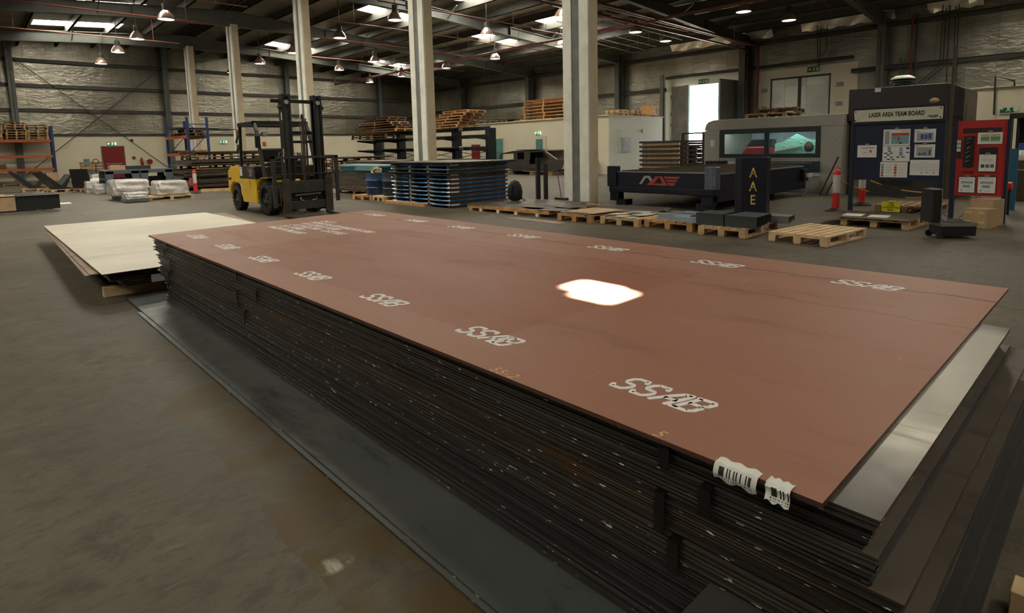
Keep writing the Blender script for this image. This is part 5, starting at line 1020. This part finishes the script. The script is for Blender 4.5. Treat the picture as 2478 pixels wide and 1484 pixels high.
pipe([(12.5, 14.5, 7.0), (33.6, 15.2, 6.9), (33.6, 15.2, 0)], .07, PIPER, 'upper red feed pipe crossing to the open doorway and dropping beside it'); pipe([(13, 15.15, 6.75), (33.4, 15.75, 6.75), (33.4, 15.75, 0)], .055, PIPER, 'lower red feed pipe beside the upper one, dropping by the doorway'); pipe([(12.6, 14.75, 6.95), (33, 15.4, 6.9)], .028, PIPEW, 'thin pale conduit between the two red feed pipes', name='conduit', joints=(.1, .9))
for k, y in enumerate((9.8, 17.2, 22.0, 26.6, 31.0, 37.4)):
    for s, x0, x1 in ((0, 1.2, 9.6), (1, 13.4, 22.6), (2, 22.8, 30.5)):
        if k < 2 and s == 0: continue
        pipe([(x0, y + .3 * s, 7.75), (x1, y + .3 * s, 7.75)], .03, PIPEO if k % 2 else PIPER, 'thin %s branch pipe, %s run from the back wall, %s bay' % ('salmon' if k % 2 else 'red', nth(5 - k), ('left', 'middle', 'right')[s]), grp='sprinkler branches', joints=(.15, .85))
for k in range(5): pipe([(19 + 1.2 * k, 17.5 + 1.0 * k, 7.45), (30.5 + .4 * k, 18.2 + 1.1 * k, 7.35)], .018, PIPEW, 'thin pale rod under the roof before the open doorway, %s from the near side' % nth(k), 'rod', 'ceiling_rod', joints=(.1, .9))
WP = [([(2209, 35), (2201, 205)], PIPER, .045, 'red pipe'), ([(2221, 32), (2212, 205)], PIPEK, .04, 'dark pipe'), ([(1978, 62), (1979, 160)], PIPEK, .02, 'conduit'), ([(1986, 66), (1983, 160)], PIPEK, .02, 'conduit'), ([(2002, 60), (2001, 120), (1984, 136), (1982, 160)], PIPEK, .02, 'bent conduit'), ([(2282, 12), (2275, 158), (2222, 202)], PIPEK, .022, 'bent conduit'), ([(2290, 20), (2282, 163), (2228, 206)], PIPEK, .022, 'bent conduit'), ([(2299, 12), (2290, 202)], PIPEK, .024, 'conduit'), ([(2313, 15), (2305, 200)], PIPEK, .022, 'conduit'), ([(2321, 10), (2313, 200)], PIPEK, .02, 'conduit'), ([(2180, 140), (2174, 205)], PIPEK, .02, 'short conduit'), ([(2190, 142), (2184, 205)], PIPEK, .02, 'short conduit')]
for k, (pp, m, r, nm) in enumerate(WP): pipe([at(px, py, x=XR - .28) for px, py in pp], r, m, '%s on the right foil wall, %s of twelve counted across it' % (nm, words_[k]), 'pipe', 'wall_conduit', 'pipes on the right wall')
a, b, c = at(2405, 278, x=24.45), at(2409, 184, x=24.45), at(2455, 196, x=24.3); e = at(2455, 208, x=24.3); pipe([a, b, c, e], .028, PIPEK, 'dark bent pipe standing above the red tool board by the cream wall', 'pipe', 'wall_conduit')

# ---------------------------------------------------------------- armoured vehicle shell
VEH = mat('raw_steel_body', (.060, .052, .043), .5, .3, .2, 1.5); VEHP = mat('raw_steel_maroon', (.075, .035, .038), .35, .3, .2, 2); WELD = mat('bright_weld', (.55, .52, .48), .35, .5, .2)
t = thing('vehicle_body', 'bare dark steel vehicle body shell without wheels or glass', 'vehicle body', (22.8, 25.45, .22), -PI / 2)
# local x runs from the rear (0) to the front, y towards the camera side is negative
for s, yy in ((0, -.03), (1, 1.95)):
    y0, y1 = yy, yy + .03
    g = MB().prism([(.05, .05), (.0, .5), (.06, .62), (2.55, .62), (2.55, -.02), (1.2, -.05), (.9, .1), (.35, .12)], 'y', y0, y1).prism([(3.98, .62), (4.75, .62), (5.15, .55), (4.9, .1), (4.3, -.05), (3.98, -.02)], 'y', y0, y1)
    g.prism([(2.55, .0), (3.98, .0), (3.98, .05), (2.55, .03)], 'y', y0, y1)
    g.prism([(.06, .62), (.16, .90), (.38, .90), (.30, .62)], 'y', y0, y1).prism([(1.3, .62), (1.3, .98), (1.62, 1.0), (1.62, .62)], 'y', y0, y1).prism([(2.15, .62), (2.15, 1.0), (2.62, 1.0), (2.62, .62)], 'y', y0, y1).prism([(3.60, 1.02), (3.80, 1.02), (4.50, .62), (4.15, .62)], 'y', y0, y1)
    g.prism([(.16, .90), (.26, .96), (1.2, 1.08), (2.3, 1.13), (3.3, 1.13), (3.72, 1.09), (3.80, 1.02), (2.62, 1.0), (1.62, 1.0), (1.3, .98)], 'y', y0, y1)
    g.build('body_side', VEH, t, bevel=.004)
MB().prism([(.26, .95), (1.2, 1.07), (2.3, 1.12), (3.3, 1.12), (3.72, 1.08), (3.72, 1.05), (2.3, 1.09), (1.2, 1.04), (.26, .92)], 'y', -.03, 1.98).build('roof', VEHP, t); MB().box(1.1, 2.3, .4, 1.5, 1.12, 1.16).build('roof_hatch', VEH, t)
MB().box(.0, .06, -.03, 1.98, .05, .6).build('rear_panel', VEH, t); MB().prism([(.2, .03), (4.2, .03), (4.2, .0), (.2, .0)], 'y', 0, 1.95).build('floor_pan', VEH, t); MB().prism([(4.75, .62), (5.9, .52), (5.9, .46), (4.75, .54)], 'y', .1, 1.85).build('hood_panel', VEHP, t)
for yy in (0, 1.95): MB().bar((3.78, yy, 1.04), (4.70, yy, .56), .04, .03).build('pillar_edge', WELD, t)
MB().box(1.3, 1.34, .2, 1.7, .3, 1.0).build('inner_bulkhead', BLACKP, t); MB().box(5.0, 5.9, .0, .1, .38, .46).build('front_bar', WELD, t); MB().bar((5.3, .05, .4), (5.25, .05, -.1), .05, .04).build('front_stay', WELD, t); MB().prism([(4.95, .36), (5.5, .3), (5.5, -.02), (5.1, -.04)], 'y', .2, .24).build('inner_wing', VEHP, t); MB().bar((2.0, -.02, -.03), (4.3, -.02, -.06), .03, .03).build('sill_edge', WELD, t)
for k, y in enumerate((24.4, 22.6, 21.2)): o = MB().box(0, 1.9, -.12, .12, 0, .17).build('timber_bearer', WOODD, None, loc=(22.6, y, 0)); tag(o, 'timber bearer under the vehicle body shell, ' + ('rear', 'middle', 'front') [k], 'timber')

# ---------------------------------------------------------------- goods on the room roof
for k in range(6):
    pallet(26.3, 24.25 + R.uniform(-.08, .08), PI / 2 + R.uniform(-.02, .02), 3.3, 1.9, WOODO, 'long orange wooden pallet, %s in the pile on the cream room roof' % ('lowest' if k == 0 else nth(k) + ' from bottom'), 'pallet pile on the room roof', z=3.13 + .195 * k, n=9, h=.19, simple=True)
for k in range(5):
    o = MB().box(-.08, .08, -1.6 - .2 * k, 1.7, 0, .05).build('loose_board', WOODX if k % 2 else WOODO, None, loc=(24.95 + .2 * k, 24.6 + .3 * k, 3.075), rotz=R.uniform(-.03, .03)); tag(o, 'loose timber board under the orange pallet pile, %s from the roof edge' % nth(k), 'board', 'boards on the room roof')
for k in range(7):
    y = 26.8 + .55 * k
    if k % 2: pallet(25.4, y, .03 * k, 1.2, .9, WOODX, 'old dark pallet on the room roof left of the pallet pile, %s along' % nth(k // 2), 'old pallets on the room roof', z=3.075, simple=True)
    else:
        o = slab(rect(24.9, 26.2, y - .6, y + .5, .1 * k), 3.225 + .02 * k, 3.235 + .02 * k, 'dark_sheet', [MILLB, EDGE3]); tag(o, 'dark sheet lying on old pallets on the room roof, %s along' % nth(k // 2), 'steel sheet', 'sheets on the room roof')
for k, (px, z, lab) in enumerate(((1497, 3.24, 'left pale pallet of the upper pair on the room roof beside the crate'), (1533, 3.24, 'right pale pallet of the upper pair on the room roof beside the crate'), (1510, 3.08, 'left pale pallet at the bottom beside the crate on the room roof'), (1545, 3.08, 'right pale pallet at the bottom beside the crate on the room roof'))):
    p = at(px, 275, y=19.6); pallet(p.x, 19.75, .1, .95, .8, WOODL, lab, 'pale pallets on the room roof', z=z, simple=True, n=5, h=.155)
p = at(1577, 270, y=19.3); t = thing('wooden_crate', 'orange wooden crate standing at the end of the room roof', 'crate', (p.x, 19.5, 3.075)); MB().box(-.33, .33, -.35, .35, .06, .62).build('crate_body', WOODO, t)
g = MB()
for z in (.08, .54): g.box(-.35, .35, -.37, -.35, z, z + .08)
for x in (-.35, .27): g.box(x, x + .08, -.37, -.35, .16, .54)
g.build('crate_frame', WOODO, t); MB().box(-.3, -.2, -.3, .3, 0, .06).build('runner', WOODD, t); MB().box(.2, .3, -.3, .3, 0, .06).build('runner', WOODD, t)
o = MB().box(-1.0, .1, -.3, .3, 0, .5).build('wooden_crate', WOODX, None, loc=(p.x - .2, 21.2, 3.075)); tag(o, 'dark brown crate behind the orange crate on the room roof', 'crate')
for k in range(5):
    p = at(1450 + 9 * k, 278, y=21.5); o = MB().box(-.5, .5, -.08, .08, 0, .05).build('loose_board', WOODD if k % 2 else WOODX, None, loc=(p.x, 21.4 + .15 * k, 3.075 + .055 * k), rotz=.3 * k); tag(o, 'short loose board just right of the near white column, %s from bottom' % nth(k), 'board', 'short boards on the room roof')

# ---------------------------------------------------------------- timber and sheet packs in front of the room
for k in range(9):
    z = .182 * k; t = thing('sheet_pack', 'dark sheet pack on long timber bearers before the pale wall, %s of nine from floor' % ('lowest' if k == 0 else nth(k)), 'sheet pack', (20.5, 12.37, z), 0, 'packs before the pale wall')
    MB().box(.05, .15, -.02, 1.68, 0, .095).build('bearer', WOOD, t)
    for x in (.7, 1.4, 1.85): MB().box(x, x + .1, .0, 1.68, 0, .095).build('bearer', WOODD, t)
    MB().box(R.uniform(-.03, .02), 1.95, .0, 1.78 + R.uniform(-.03, .03), .097, .178).build('sheet_bundle', MILLK, t)
    for y in (.3, .9): MB().box(.3, .5, -.03, -.005, .09, .11).build('end_strip', WOODL, t) if y < .5 else None
t = thing('guard_frame', 'black steel guard frame with wire mesh at the left end of the laser machine', 'guard frame', (18.2, 10.8, 0)); a0 = at(1653, 318, x=18.2).y - 10.8; a1 = at(1703, 314, x=18.2).y - 10.8
g = MB().box(-.03, .03, a0 - .04, a0 + .04, 0, 1.86).box(-.03, .03, a1 - .03, a1 + .03, 0, 1.88).box(-.03, .03, a1, a0, 1.82, 1.87).build('frame', BLACKP, t)
g = MB()
for k in range(14): y = a1 + .04 + (a0 - a1 - .08) * (k + 1) / 15; g.box(-.002, .002, y - .002, y + .002, 1.0, 1.82)
for k in range(11): z = 1.05 + .07 * k; g.box(-.002, .002, a1, a0, z - .002, z + .002)
g.build('wire_mesh', PIPEK, t)
for k, (u, h) in enumerate(((.25, .7), (.45, .95), (.7, .8))): MB().box(-.05, .02, a1 + (a0 - a1) * u - .03, a1 + (a0 - a1) * u + .03, .3, h).build('valve_box', MILLK, t)

# ---------------------------------------------------------------- cantilever rack in the middle
RACK = mat('rack_navy', (.014, .019, .028), .45, .2, .25, 3)
t = thing('cantilever_rack', 'dark navy cantilever rack loaded with pallets and sheets behind the second white column', 'rack', (20.5, 23.6, 0))
for k, y in enumerate((.15, 3.1, 6.0, 8.9, 11.8)):
    MB().box(.0, .5, y - .16, y + .16, 0, 2.58).build('upright', RACK, t, bevel=.01); MB().box(-1.2, .5, y - .14, y + .14, 0, .14).build('base', RACK, t)
    for z in (.78, 1.42, 2.06): MB().prism([(-1.25, z + .12), (0, z + .1), (0, z - .12), (-1.25, z + .03)], 'y', y - .06, y + .06).build('arm', RACK, t)
for z in (.74, 1.40, 2.04, 2.46): MB().box(.05, .12, .0, 11.9, z, z + .2).build('rail', RACK, t)
for k in range(4):
    y = .15 + 2.95 * k
    for z in (.3, .95): MB().bar((.2, y, z), (.2, y + 2.9, z + .42), .03, .03).build('brace', RACK, t); MB().bar((.2, y + 2.9, z), (.2, y, z + .42), .03, .03).build('brace', RACK, t)
for z in (.78, 1.44, 2.50): MB().box(-.02, -.0, 2.2, 2.55, z, z + .2).build('bay_label', PAPER, t)
n_ = 0
for (z, y0, y1, n, nm) in ((.90, 24, 35, 2, 'bottom'), (1.545, 24, 34.5, 2, 'middle'), (2.19, 29.5, 35, 2, 'upper')):
    for k in range(n):
        o = slab(rect(19.3, 20.45, y0 + .6 * k, y1 - .3 * k, .004 * k), z + .02 * k, z + .016 + .02 * k, 'rack_sheet', [MILLB, EDGE3]); tag(o, 'dark sheet lying along the %s arms of the cantilever rack, %s' % (nm, ('lower', 'upper')[k]), 'steel sheet', 'sheets on the cantilever rack')
for k in range(6): pallet(20.3, 26.7 - .25 * k + R.uniform(-.1, .1), PI / 2 + R.uniform(-.05, .05), 3.2 - .22 * k, 1.3, WOODO, 'orange pallet on the rack top right of the second column, %s from bottom' % nth(k), 'pallets on the rack top', z=2.665 + .15 * k, n=9, simple=True)
for k in range(6): pallet(19.9, 33.3 - .1 * k + R.uniform(-.2, .2), PI / 2 + R.uniform(-.04, .04), 5.4 - .55 * k, 1.3, WOODX if k % 3 else WOODO, 'brown pallet on the rack top left of the second column, %s from bottom' % nth(k), 'brown pallets on the rack top', z=2.668 + .15 * k, n=9, simple=True)
for k in range(3): pallet(19.6, 33.6, PI / 2 + .03 * k, 4.3 - .3 * k, 1.2, WOODX, 'dark pallet on the upper rack arms left of the second column, %s from bottom' % nth(k), 'pallets on the upper arms', z=2.235 + .145 * k, n=7, simple=True) if k < 2 else None
for k in range(3):
    o = slab(rect(14.4 - .2 * k, 17.6, 24.9, 28.6, .01 * k), .45 + .02 * k, .465 + .02 * k, 'wide_sheet', [BROWNP, EDGE3]); tag(o, 'wide brown sheet behind the blue packs, ' + ('lowest', 'middle', 'topmost')[k], 'steel sheet', 'wide sheets behind the blue packs')
for k in range(4): pallet(14.8 + .8 * k, 26.75, 0, .75, 3.4, WOODX, 'dark pallet under the wide brown sheets, %s along' % nth(k), 'pallets under the wide sheets', z=.0, h=.445, simple=True)

# ---------------------------------------------------------------- sheet piles behind the forklift
def pile(nm, x0, x1, y0, y1, layers, z=0.):
    n = 0
    for kind, cnt, th, ins in layers:
        for k in range(cnt):
            n += 1; j = R.uniform(-.12, .12)
            ordn = '%s layer from floor' % (words_[n - 1] if n <= 12 else nth(n - 1))
            if kind == 'p':
                pallet((x0 + x1) / 2 + j, (y0 + y1) / 2, j * .3, (x1 - x0) - ins, (y1 - y0) - .2, R.choice((WOODX, WOODD, WOODO)), 'wooden pallet in the %s, %s' % (nm, ordn), 'layers of the ' + nm, z=z, n=8, h=th, simple=True)
            else:
                m = {'d': MILLK, 'b': MILLB, 'l': PROFG, 'y': PLY, 'r': BROWNP}[kind]
                o = slab(rect(x0 + ins * .5 + j, x1 - ins * .5 + j * .6, y0 + R.uniform(-.1, .1), y1 + R.uniform(-.1, .1), R.uniform(-.03, .03)), z, z + th * .86, 'sheet_layer', [m, R.choice((EDGE1, EDGE3, EDGE3))]); tag(o, '%s sheet in the %s, %s' % ({'d': 'black', 'b': 'dark brown', 'l': 'grey', 'y': 'plywood', 'r': 'red brown'}[kind], nm, ordn), 'sheet', 'layers of the ' + nm)
            z += th
pile('tall pile left of the forklift', 6.75, 10.6, 27.2, 29.8, [('p', 1, .12, .6), ('d', 6, .055, .1), ('p', 1, .12, 1.2), ('b', 6, .048, -.1), ('y', 1, .04, .4), ('p', 1, .14, .8), ('l', 1, .03, .2), ('d', 4, .05, .5), ('p', 2, .13, 1.0), ('b', 3, .035, .8)])
pile('low pile seen through the forklift cab', 10.9, 14.6, 29.2, 31.4, [('p', 1, .14, .2), ('b', 5, .06, .2), ('p', 2, .14, .2), ('r', 4, .05, .1), ('p', 2, .14, .4), ('b', 3, .05, .3), ('p', 1, .14, 1.2)])
pile('pile right of the forklift mast', 12.4, 15.6, 21.6, 24.6, [('p', 1, .13, .2), ('l', 3, .06, .1), ('b', 3, .075, -.1), ('p', 1, .13, .6), ('r', 5, .06, .2), ('b', 2, .05, .9)])
pile('far pile under the loaded rack arms', 15.6, 17.8, 29.2, 32.2, [('p', 2, .15, .1), ('d', 3, .06, .0), ('p', 3, .15, .2), ('r', 1, .04, .1), ('p', 1, .15, .5), ('b', 2, .04, -.4)])
o = MB().box(0, 1.35, -.06, .06, 0, .11).build('timber_beam', WOOD, None, loc=(7.02, 26.0, 0), rotz=-.4); tag(o, 'short timber beam on the floor left of the forklift', 'timber')
o = slab([(11.08, 18.8), (12.9, 18.3), (13.4, 21.2), (11.2, 21.3)], .13, .14, 'grey_plate', [PROFG, EDGE3]); tag(o, 'wide grey plate low on the floor between forklift and blue drums', 'steel plate')
pallet(12.25, 19.9, -.1, 2.0, 1.8, WOODX, 'dark skid under the wide grey plate between forklift and drums', simple=True, h=.128)
# ---------------------------------------------------------------- blue rack and orange rack
RBLUE = mat('rack_blue', (.015, .035, .12), .4, .1, .15); RORANGE = mat('rack_orange', (.40, .085, .018), .42, 0, .12)
def frame_post(g, x, y, h): g.box(x - .05, x + .05, y - .04, y + .04, 0, h)
t = thing('pallet_rack', 'tall blue rack with orange beams behind the pile left of the forklift', 'rack', (7.82, 30.3, 0))
for y in (0, 3.8):
    for x in (0, .85): MB().box(x - .05, x + .05, y - .04, y + .04, 0, 3.25).build('upright', RBLUE, t)
    for z in (.4, 1.6, 2.9): MB().box(.05, .8, y - .02, y + .02, z, z + .04).build('cross_tie', RBLUE, t)
    for z0, z1 in ((.45, 1.6), (1.6, 2.4), (2.9, 2.35)): MB().bar((.05, y, z0), (.8, y, z1), .03, .03).build('frame_brace', RBLUE, t)
for z in (1.45, 2.28):
    for x in (-.06, .91): MB().box(x - .02, x + .02, 0, 3.8, z, z + .13).build('beam', RORANGE, t)
    MB().box(.0, .85, .1, 3.7, z + .1, z + .12).build('shelf_board', WOODX, t)
for k, (z, y) in enumerate(((2.41, 31.2), (2.41, 32.8), (2.56, 31.4), (1.58, 31.2), (1.58, 32.9))): pallet(8.25, y, PI / 2, 1.2, .85, WOODX if k != 3 else WOODO, 'dark pallet on the blue rack, ' + ('near one of the upper shelf', 'far one of the upper shelf', 'top one of the upper shelf', 'near one of the lower shelf', 'far one of the lower shelf')[k], 'pallets on the blue rack', z=z, simple=True)
for k in range(3): o = slab(rect(7.6, 10.4 - .5 * k, 31.0, 32.6, .05 * k), 2.71 + .03 * k, 2.725 + .03 * k, 'long_sheet', [MILLB, EDGE1]); tag(o, 'long dark sheet overhanging the top of the blue rack, ' + ('lowest', 'middle', 'upper')[k], 'steel sheet', 'sheets on the blue rack')
t = thing('pallet_rack', 'long rack with orange beams and blue upright at the far left against the back wall', 'rack', (4.35, 46.8, 0))
for x in (0, -4.0, -8.0):
    for y in (0, 1.0): MB().box(x - .06, x + .06, y - .05, y + .05, 0, 3.5).build('upright', RBLUE, t)
    for k in range(5): MB().bar((x, 0, .3 + .6 * k), (x, 1.0, .3 + .6 * (k + (1 if k % 2 else 0))), .03, .03).build('frame_brace', RBLUE, t)
for z in (.73, 1.54, 2.50):
    for x in (-3.94, -7.94): MB().box(x, x + 3.88, -.05, -.01, z, z + .15).build('beam', RORANGE, t); MB().box(x, x + 3.88, 1.01, 1.05, z, z + .15).build('beam', RORANGE, t)
for st, (x, n) in enumerate(((3.68, 6), (2.62, 7), (1.5, 8))):
    for k in range(n): pallet(x + R.uniform(-.03, .03), 47.2, R.uniform(-.03, .03), 1.0, .95, WOODD if (k + st) % 3 else WOODO, 'wooden pallet on the orange beams, %s stack from the blue upright, %s from bottom' % (nth(st), nth(k)), 'pallets stacked on the orange rack', z=2.66 + .15 * k, simple=True, n=6)
o = MB().box(-.9, 0, -.4, .4, 0, .3).build('dark_crate', WOODX, None, loc=(2.0, 47.2, .89)); tag(o, 'dark box on the lowest orange beam at the left edge', 'box')
for k, x in enumerate((.6, 2.3)):
    pallet(x, 42.6, 0, 1.5, 1.2, WOODD, 'pallet with dark sheets on the floor below the orange rack, %s' % ('left', 'right')[k], 'floor pallets by the orange rack', simple=True)
    o = MB().box(-.85, .85, -.5, .5, 0, .13).box(-.2, .3, -.3, .2, .13, .2).build('formed_cover', MILLB, None, loc=(x, 42.6, .146), bevel=.02); tag(o, 'dark panel lying on the floor pallet below the orange rack, ' + ('left', 'right')[k], 'panel', 'panels below the orange rack')
t = thing('cardboard_box', 'open brown box on a pallet by the foot of the blue rack upright', 'box', (3.9, 44.2, .146)); MB().box(-.3, .3, -.3, .3, 0, .5).build('carton', CARD, t); pallet(3.9, 44.2, 0, 1.0, .9, WOODX, 'pallet under the open brown box by the orange rack', simple=True)
# standing pallet and hand pallet truck
g = pallet(6.35, 46.6, .05, 1.3, 1.15, WOODD, 'wooden pallet standing upright against the cream back wall', simple=True); g.rotation_euler = (math.radians(86), 0, .06); g.location = (6.25, 46.9, .6)
pallet(5.2, 45.6, .1, 1.3, .9, WOODL, 'pale pallet on the floor left of the standing pallet', simple=True)
t = thing('pallet_truck', 'hand pallet truck with round handle in front of the standing pallet', 'pallet truck', (5.95, 43.4, 0))
MB().tube([(.0, .0, .25), (.05, .08, 1.05)], .03, 8).build('tow_bar', BLACKP, t, True); MB().lathe([(.15 + .018 * math.cos(a), .018 * math.sin(a)) for a in [2 * PI * k / 6 for k in range(6)]], 18, M=Matrix.Translation((.06, .09, 1.22)) @ Matrix.Rotation(PI / 2 - .1, 4, 'X'), closed=True).build('handle', BLACKP, t, True); MB().box(-.2, .2, .0, .25, .05, .4).build('pump_body', BLACKP, t, bevel=.02)
for x in (-.2, .2): MB().box(x - .07, x + .07, .25, 1.3, .05, .11).build('fork', BLACKP, t)
MB().cyl((-.08, .02, .09), (.08, .02, .09), .09, 16).build('steer_wheel', RUB, t, True)
TBL = mat('blue_crate', (.06, .14, .19), .5, 0, .15); o = MB().box(-.45, .45, -.3, .3, 0, .5).box(-.45, -.3, -.3, .3, .5, .62).box(.3, .45, -.3, .3, .5, .62).build('blue_cradle', TBL, None, loc=(5.35, 43.0, .0)); tag(o, 'blue steel cradle on the floor left of the hand pallet truck', 'cradle')
# black folded sheet parts on pallets
for k, (px, py) in enumerate(((2.45, 34.6), (3.15, 32.3), (4.2, 31.9))):
    p = Vector((px, py - .6, 0)); pallet(p.x, p.y + .6, .25 * k, 1.1, .9, WOOD, 'low pallet under the black folded panels, %s from the left' % nth(k), 'pallets under the black panels', simple=True)
    t = thing('folded_panel', ('upright black folded panel, left of the three on low pallets', 'squat black folded panel, middle of the three on low pallets', 'black and pale folded panel, right of the three on low pallets')[k], 'folded panel', (p.x, p.y + .6, .146), .3 * k)
    if k < 2: MB().prism([(-.95, .75), (-.85, .82), (-.1, .12), (.45, .0), (.45, -.0), (-.3, .0)], 'y', -.3, .35).build('panel_sheet', BLACKP, t); MB().prism([(-.1, .1), (.35, .62), (.40, .60), (.1, .02)], 'y', -.1, .5).build('side_flange', MILLK, t)
    else: MB().prism([(-.5, .05), (.45, .42), (.48, .38), (-.4, .0)], 'y', -.4, .4).build('panel_sheet', WCUT, t); MB().prism([(-.5, .0), (-.6, .85), (-.52, .85), (-.4, 0)], 'y', -.4, .5).build('side_flange', BLACKP, t); MB().box(-.4, .5, -.3, .3, .0, .25).build('filler_box', CARD, t)
# grey steel tables
TGREY = mat('table_grey_blue', (.10, .125, .145), .45, .2, .1, 2)
for k, x in enumerate((4.17, 5.40)):
    t = thing('steel_table', 'grey blue steel bench with broad tapered legs, ' + ('left one carrying boxes', 'right one beside the left bench')[k], 'bench', (x, 28.3, 0), 0, 'grey blue steel benches')
    MB().box(0, 1.2, 0, 1.5, .90, .95).build('top', TGREY, t); MB().box(0.02, 1.18, .0, .03, .80, .90).build('apron', TGREY, t)
    for yy in (0.0, 1.45):
        for xx, s in ((0, 1), (1.2, -1)): MB().prism([(xx, .90), (xx + s * .30, .90), (xx + s * .22, .1), (xx, .1)], 'y', yy, yy + .04).build('leg', TGREY, t); MB().cyl((xx + s * .1, yy + .02, 0), (xx + s * .1, yy + .02, .1), .05, 10).build('caster', RUB, t)
    MB().box(.0, .03, .0, 1.5, .55, .62).build('side_rail', TGREY, t); MB().box(.15, 1.05, .4, 1.1, .25, .75).build('stored_black_box', BLACKP, t) if False else None
    o = MB().box(-.45, .45, -.35, .35, 0, .5).build('black_case', BLACKP, None, loc=(x + .6, 29.3, .12)); tag(o, 'black case under the ' + ('left', 'right')[k] + ' grey blue bench', 'case'); o = MB().box(-.5, .5, -.4, .4, 0, .12).build('low_base', WOODX, None, loc=(x + .6, 29.3, 0)); tag(o, 'low wooden base under the black case of the %s bench' % ('left', 'right')[k], 'base')
o = MB().box(0, .52, -.25, .25, 0, .19).build('cardboard_box', CARD, None, loc=(4.40, 28.75, .951), bevel=.005); tag(o, 'flat cardboard box on the left grey blue bench', 'box')
o = MB().box(0, .9, -.2, .2, 0, .15).build('dark_tray', MILLK, None, loc=(4.97, 28.9, .951)); tag(o, 'long dark tray on the benches right of the cardboard box', 'tray')
# shrink-wrapped bundles
f = NT('shrink_wrap', .2); c = f.ramp(f.noise(2.2, f.vec((1, 1, 3)), 6, .7, .6), [(.3, (.28, .245, .22)), (.5, (.50, .47, .44)), (.7, (.80, .79, .77))]); f.col(c); f.bump(f.noise(5, f.vec((1, 1, 2)), 5, .7, 1.), .8, .06); f.b.inputs['Coat Weight'].default_value = .4; WRAP = f.m
def wrapped(x0, x1, y0, y1, z0, z1, lab, ins=.06):
    cx, cy, cz = (x0 + x1) / 2, (y0 + y1) / 2, (z0 + z1) / 2
    def fn(u, v):
        a = 2 * PI * u; f_ = lambda c, p: math.copysign(abs(c) ** p, c); p = .22; hz = (v * 2 - 1); k = 1 - .10 * max(0, hz) - .45 * max(0, abs(hz) - .8) ** 1.2
        w_ = 1 + .025 * math.sin(u * 40 + v * 9) + .010 * math.sin(v * 17)
        return Vector(((x1 - x0) / 2 * f_(math.cos(a), p) * k * w_, (y1 - y0) / 2 * f_(math.sin(a), p) * k * w_, cz - z0 + (z1 - z0) / 2 * hz))
    g = MB().grid(fn, 48, 14); n = 49
    g.add([fn(i / 48, 1) for i in range(48)], [tuple(range(48))]); g.add([fn(i / 48, 0) for i in range(48)], [tuple(range(48))[::-1]])
    o = g.build('wrapped_bundle', WRAP, None, True, loc=(cx, cy, z0)); return tag(o, lab, 'wrapped bundle', 'shrink wrapped bundles')
t = thing('bundle_skid', 'dark skid under the large left shrink wrapped bundle', 'skid', (4.2, 23.9, 0))
for x in (-.35, .35): MB().box(x - .06, x + .06, -.5, .9, 0, .14).build('runner', MILLK, t)
wrapped(3.66, 4.78, 23.5, 25.0, .145, .70, 'large shrink wrapped bundle in front of the left bench')
pallet(5.15, 22.95, -.05, 1.35, 1.2, WOOD, 'wooden pallet under the right shrink wrapped bundle', h=.14); wrapped(4.72, 5.72, 22.5, 23.6, .142, .64, 'tall shrink wrapped bundle on the wooden pallet')
t = thing('bundle_skid', 'low dark tray under the flat shrink wrapped bundle', 'skid', (4.15, 22.6, 0)); MB().box(-.4, .28, -.4, .4, .02, .1).build('runner', MILLD, t); MB().box(-.3, .2, -.3, .3, 0, .02).build('foot', MILLK, t); wrapped(3.78, 4.42, 22.2, 23.0, .10, .32, 'low flat shrink wrapped bundle between the two large ones')
for k, (px, py, w_, h) in enumerate(((228, 468, .5, .5), (250, 470, .55, .42), (243, 458, .6, .7))): p = at(px, py, z=0); wrapped(p.x - w_ / 2, p.x + w_ / 2, p.y, p.y + .7, .0, h, 'small shrink wrapped bundle left of the benches, ' + ('leftmost', 'front right', 'tall rear')[k])
p = at(474, 468, z=0); b_ = bollard(p.x, p.y, 'red and white bollard standing alone left of the forklift'); o = MB().box(-.22, .0, -.01, .0, 0, .3).build('red_flag', mat('faded_red_flag', (.30, .06, .055), .7, 0, .1), None, loc=(p.x - .08, p.y - .02, .28)); o.rotation_euler = (0, .35, 0); tag(o, 'faded red flag hanging from the lone bollard', 'flag')
wrapped(6.8, 7.6, 27.0, 27.8, .93, 1.13, 'loose plastic wrap on the left end of the tall pile') if False else None
# black beams with cardboard at the left edge
for k, (y, lab) in enumerate(((21.35, 'front black steel channel beam lying on the floor at the left edge'), (22.1, 'rear black steel channel beam lying behind the front one'))):
    t = thing('channel_beam', lab, 'beam', (1.98 - .05 * k, y, 0), 0, 'black channel beams')
    MB().box(-4.5, 0, -.2, .2, .43, .46).box(-4.5, 0, -.17, -.14, .1, .43).box(-4.5, 0, .14, .17, .1, .43).box(-4.5, 0, -.2, .2, .07, .1).build('web', BLACKP, t); MB().box(-4.5, .02, -.22, .2, .46, .475).build('upper_plate', PROFD, t)
    for x in (-.5, -3.8): MB().box(x - .06, x + .06, -.2, .2, 0, .07).build('packer', WOODX, t)
    MB().box(-4.5, -.98 - .12 * k, -.24, -.21, .08, .45).box(-4.5, -.98 - .12 * k, -.24, .2, .477, .49).build('cardboard_wrap', CARD, t); MB().box(-1.45, -1.41, -.25, .21, .07, .495).build('yellow_band', YELINK, t)
o = MB().box(-4.6, -.05, -.25, .0, 0, .03).build('base_plate', PROFG, None, loc=(1.98, 21.08, .0)); tag(o, 'grey strip lying on the floor in front of the black channel beams', 'strip')
for k, (px, py) in enumerate(((75, 453), (95, 468), (157, 492))):
    p = at(px, py, z=0); struct('trim_floor_mark', MB().box(p.x - .16, p.x + .16, p.y - .35, p.y + .35, .0005, .003), PAPER)
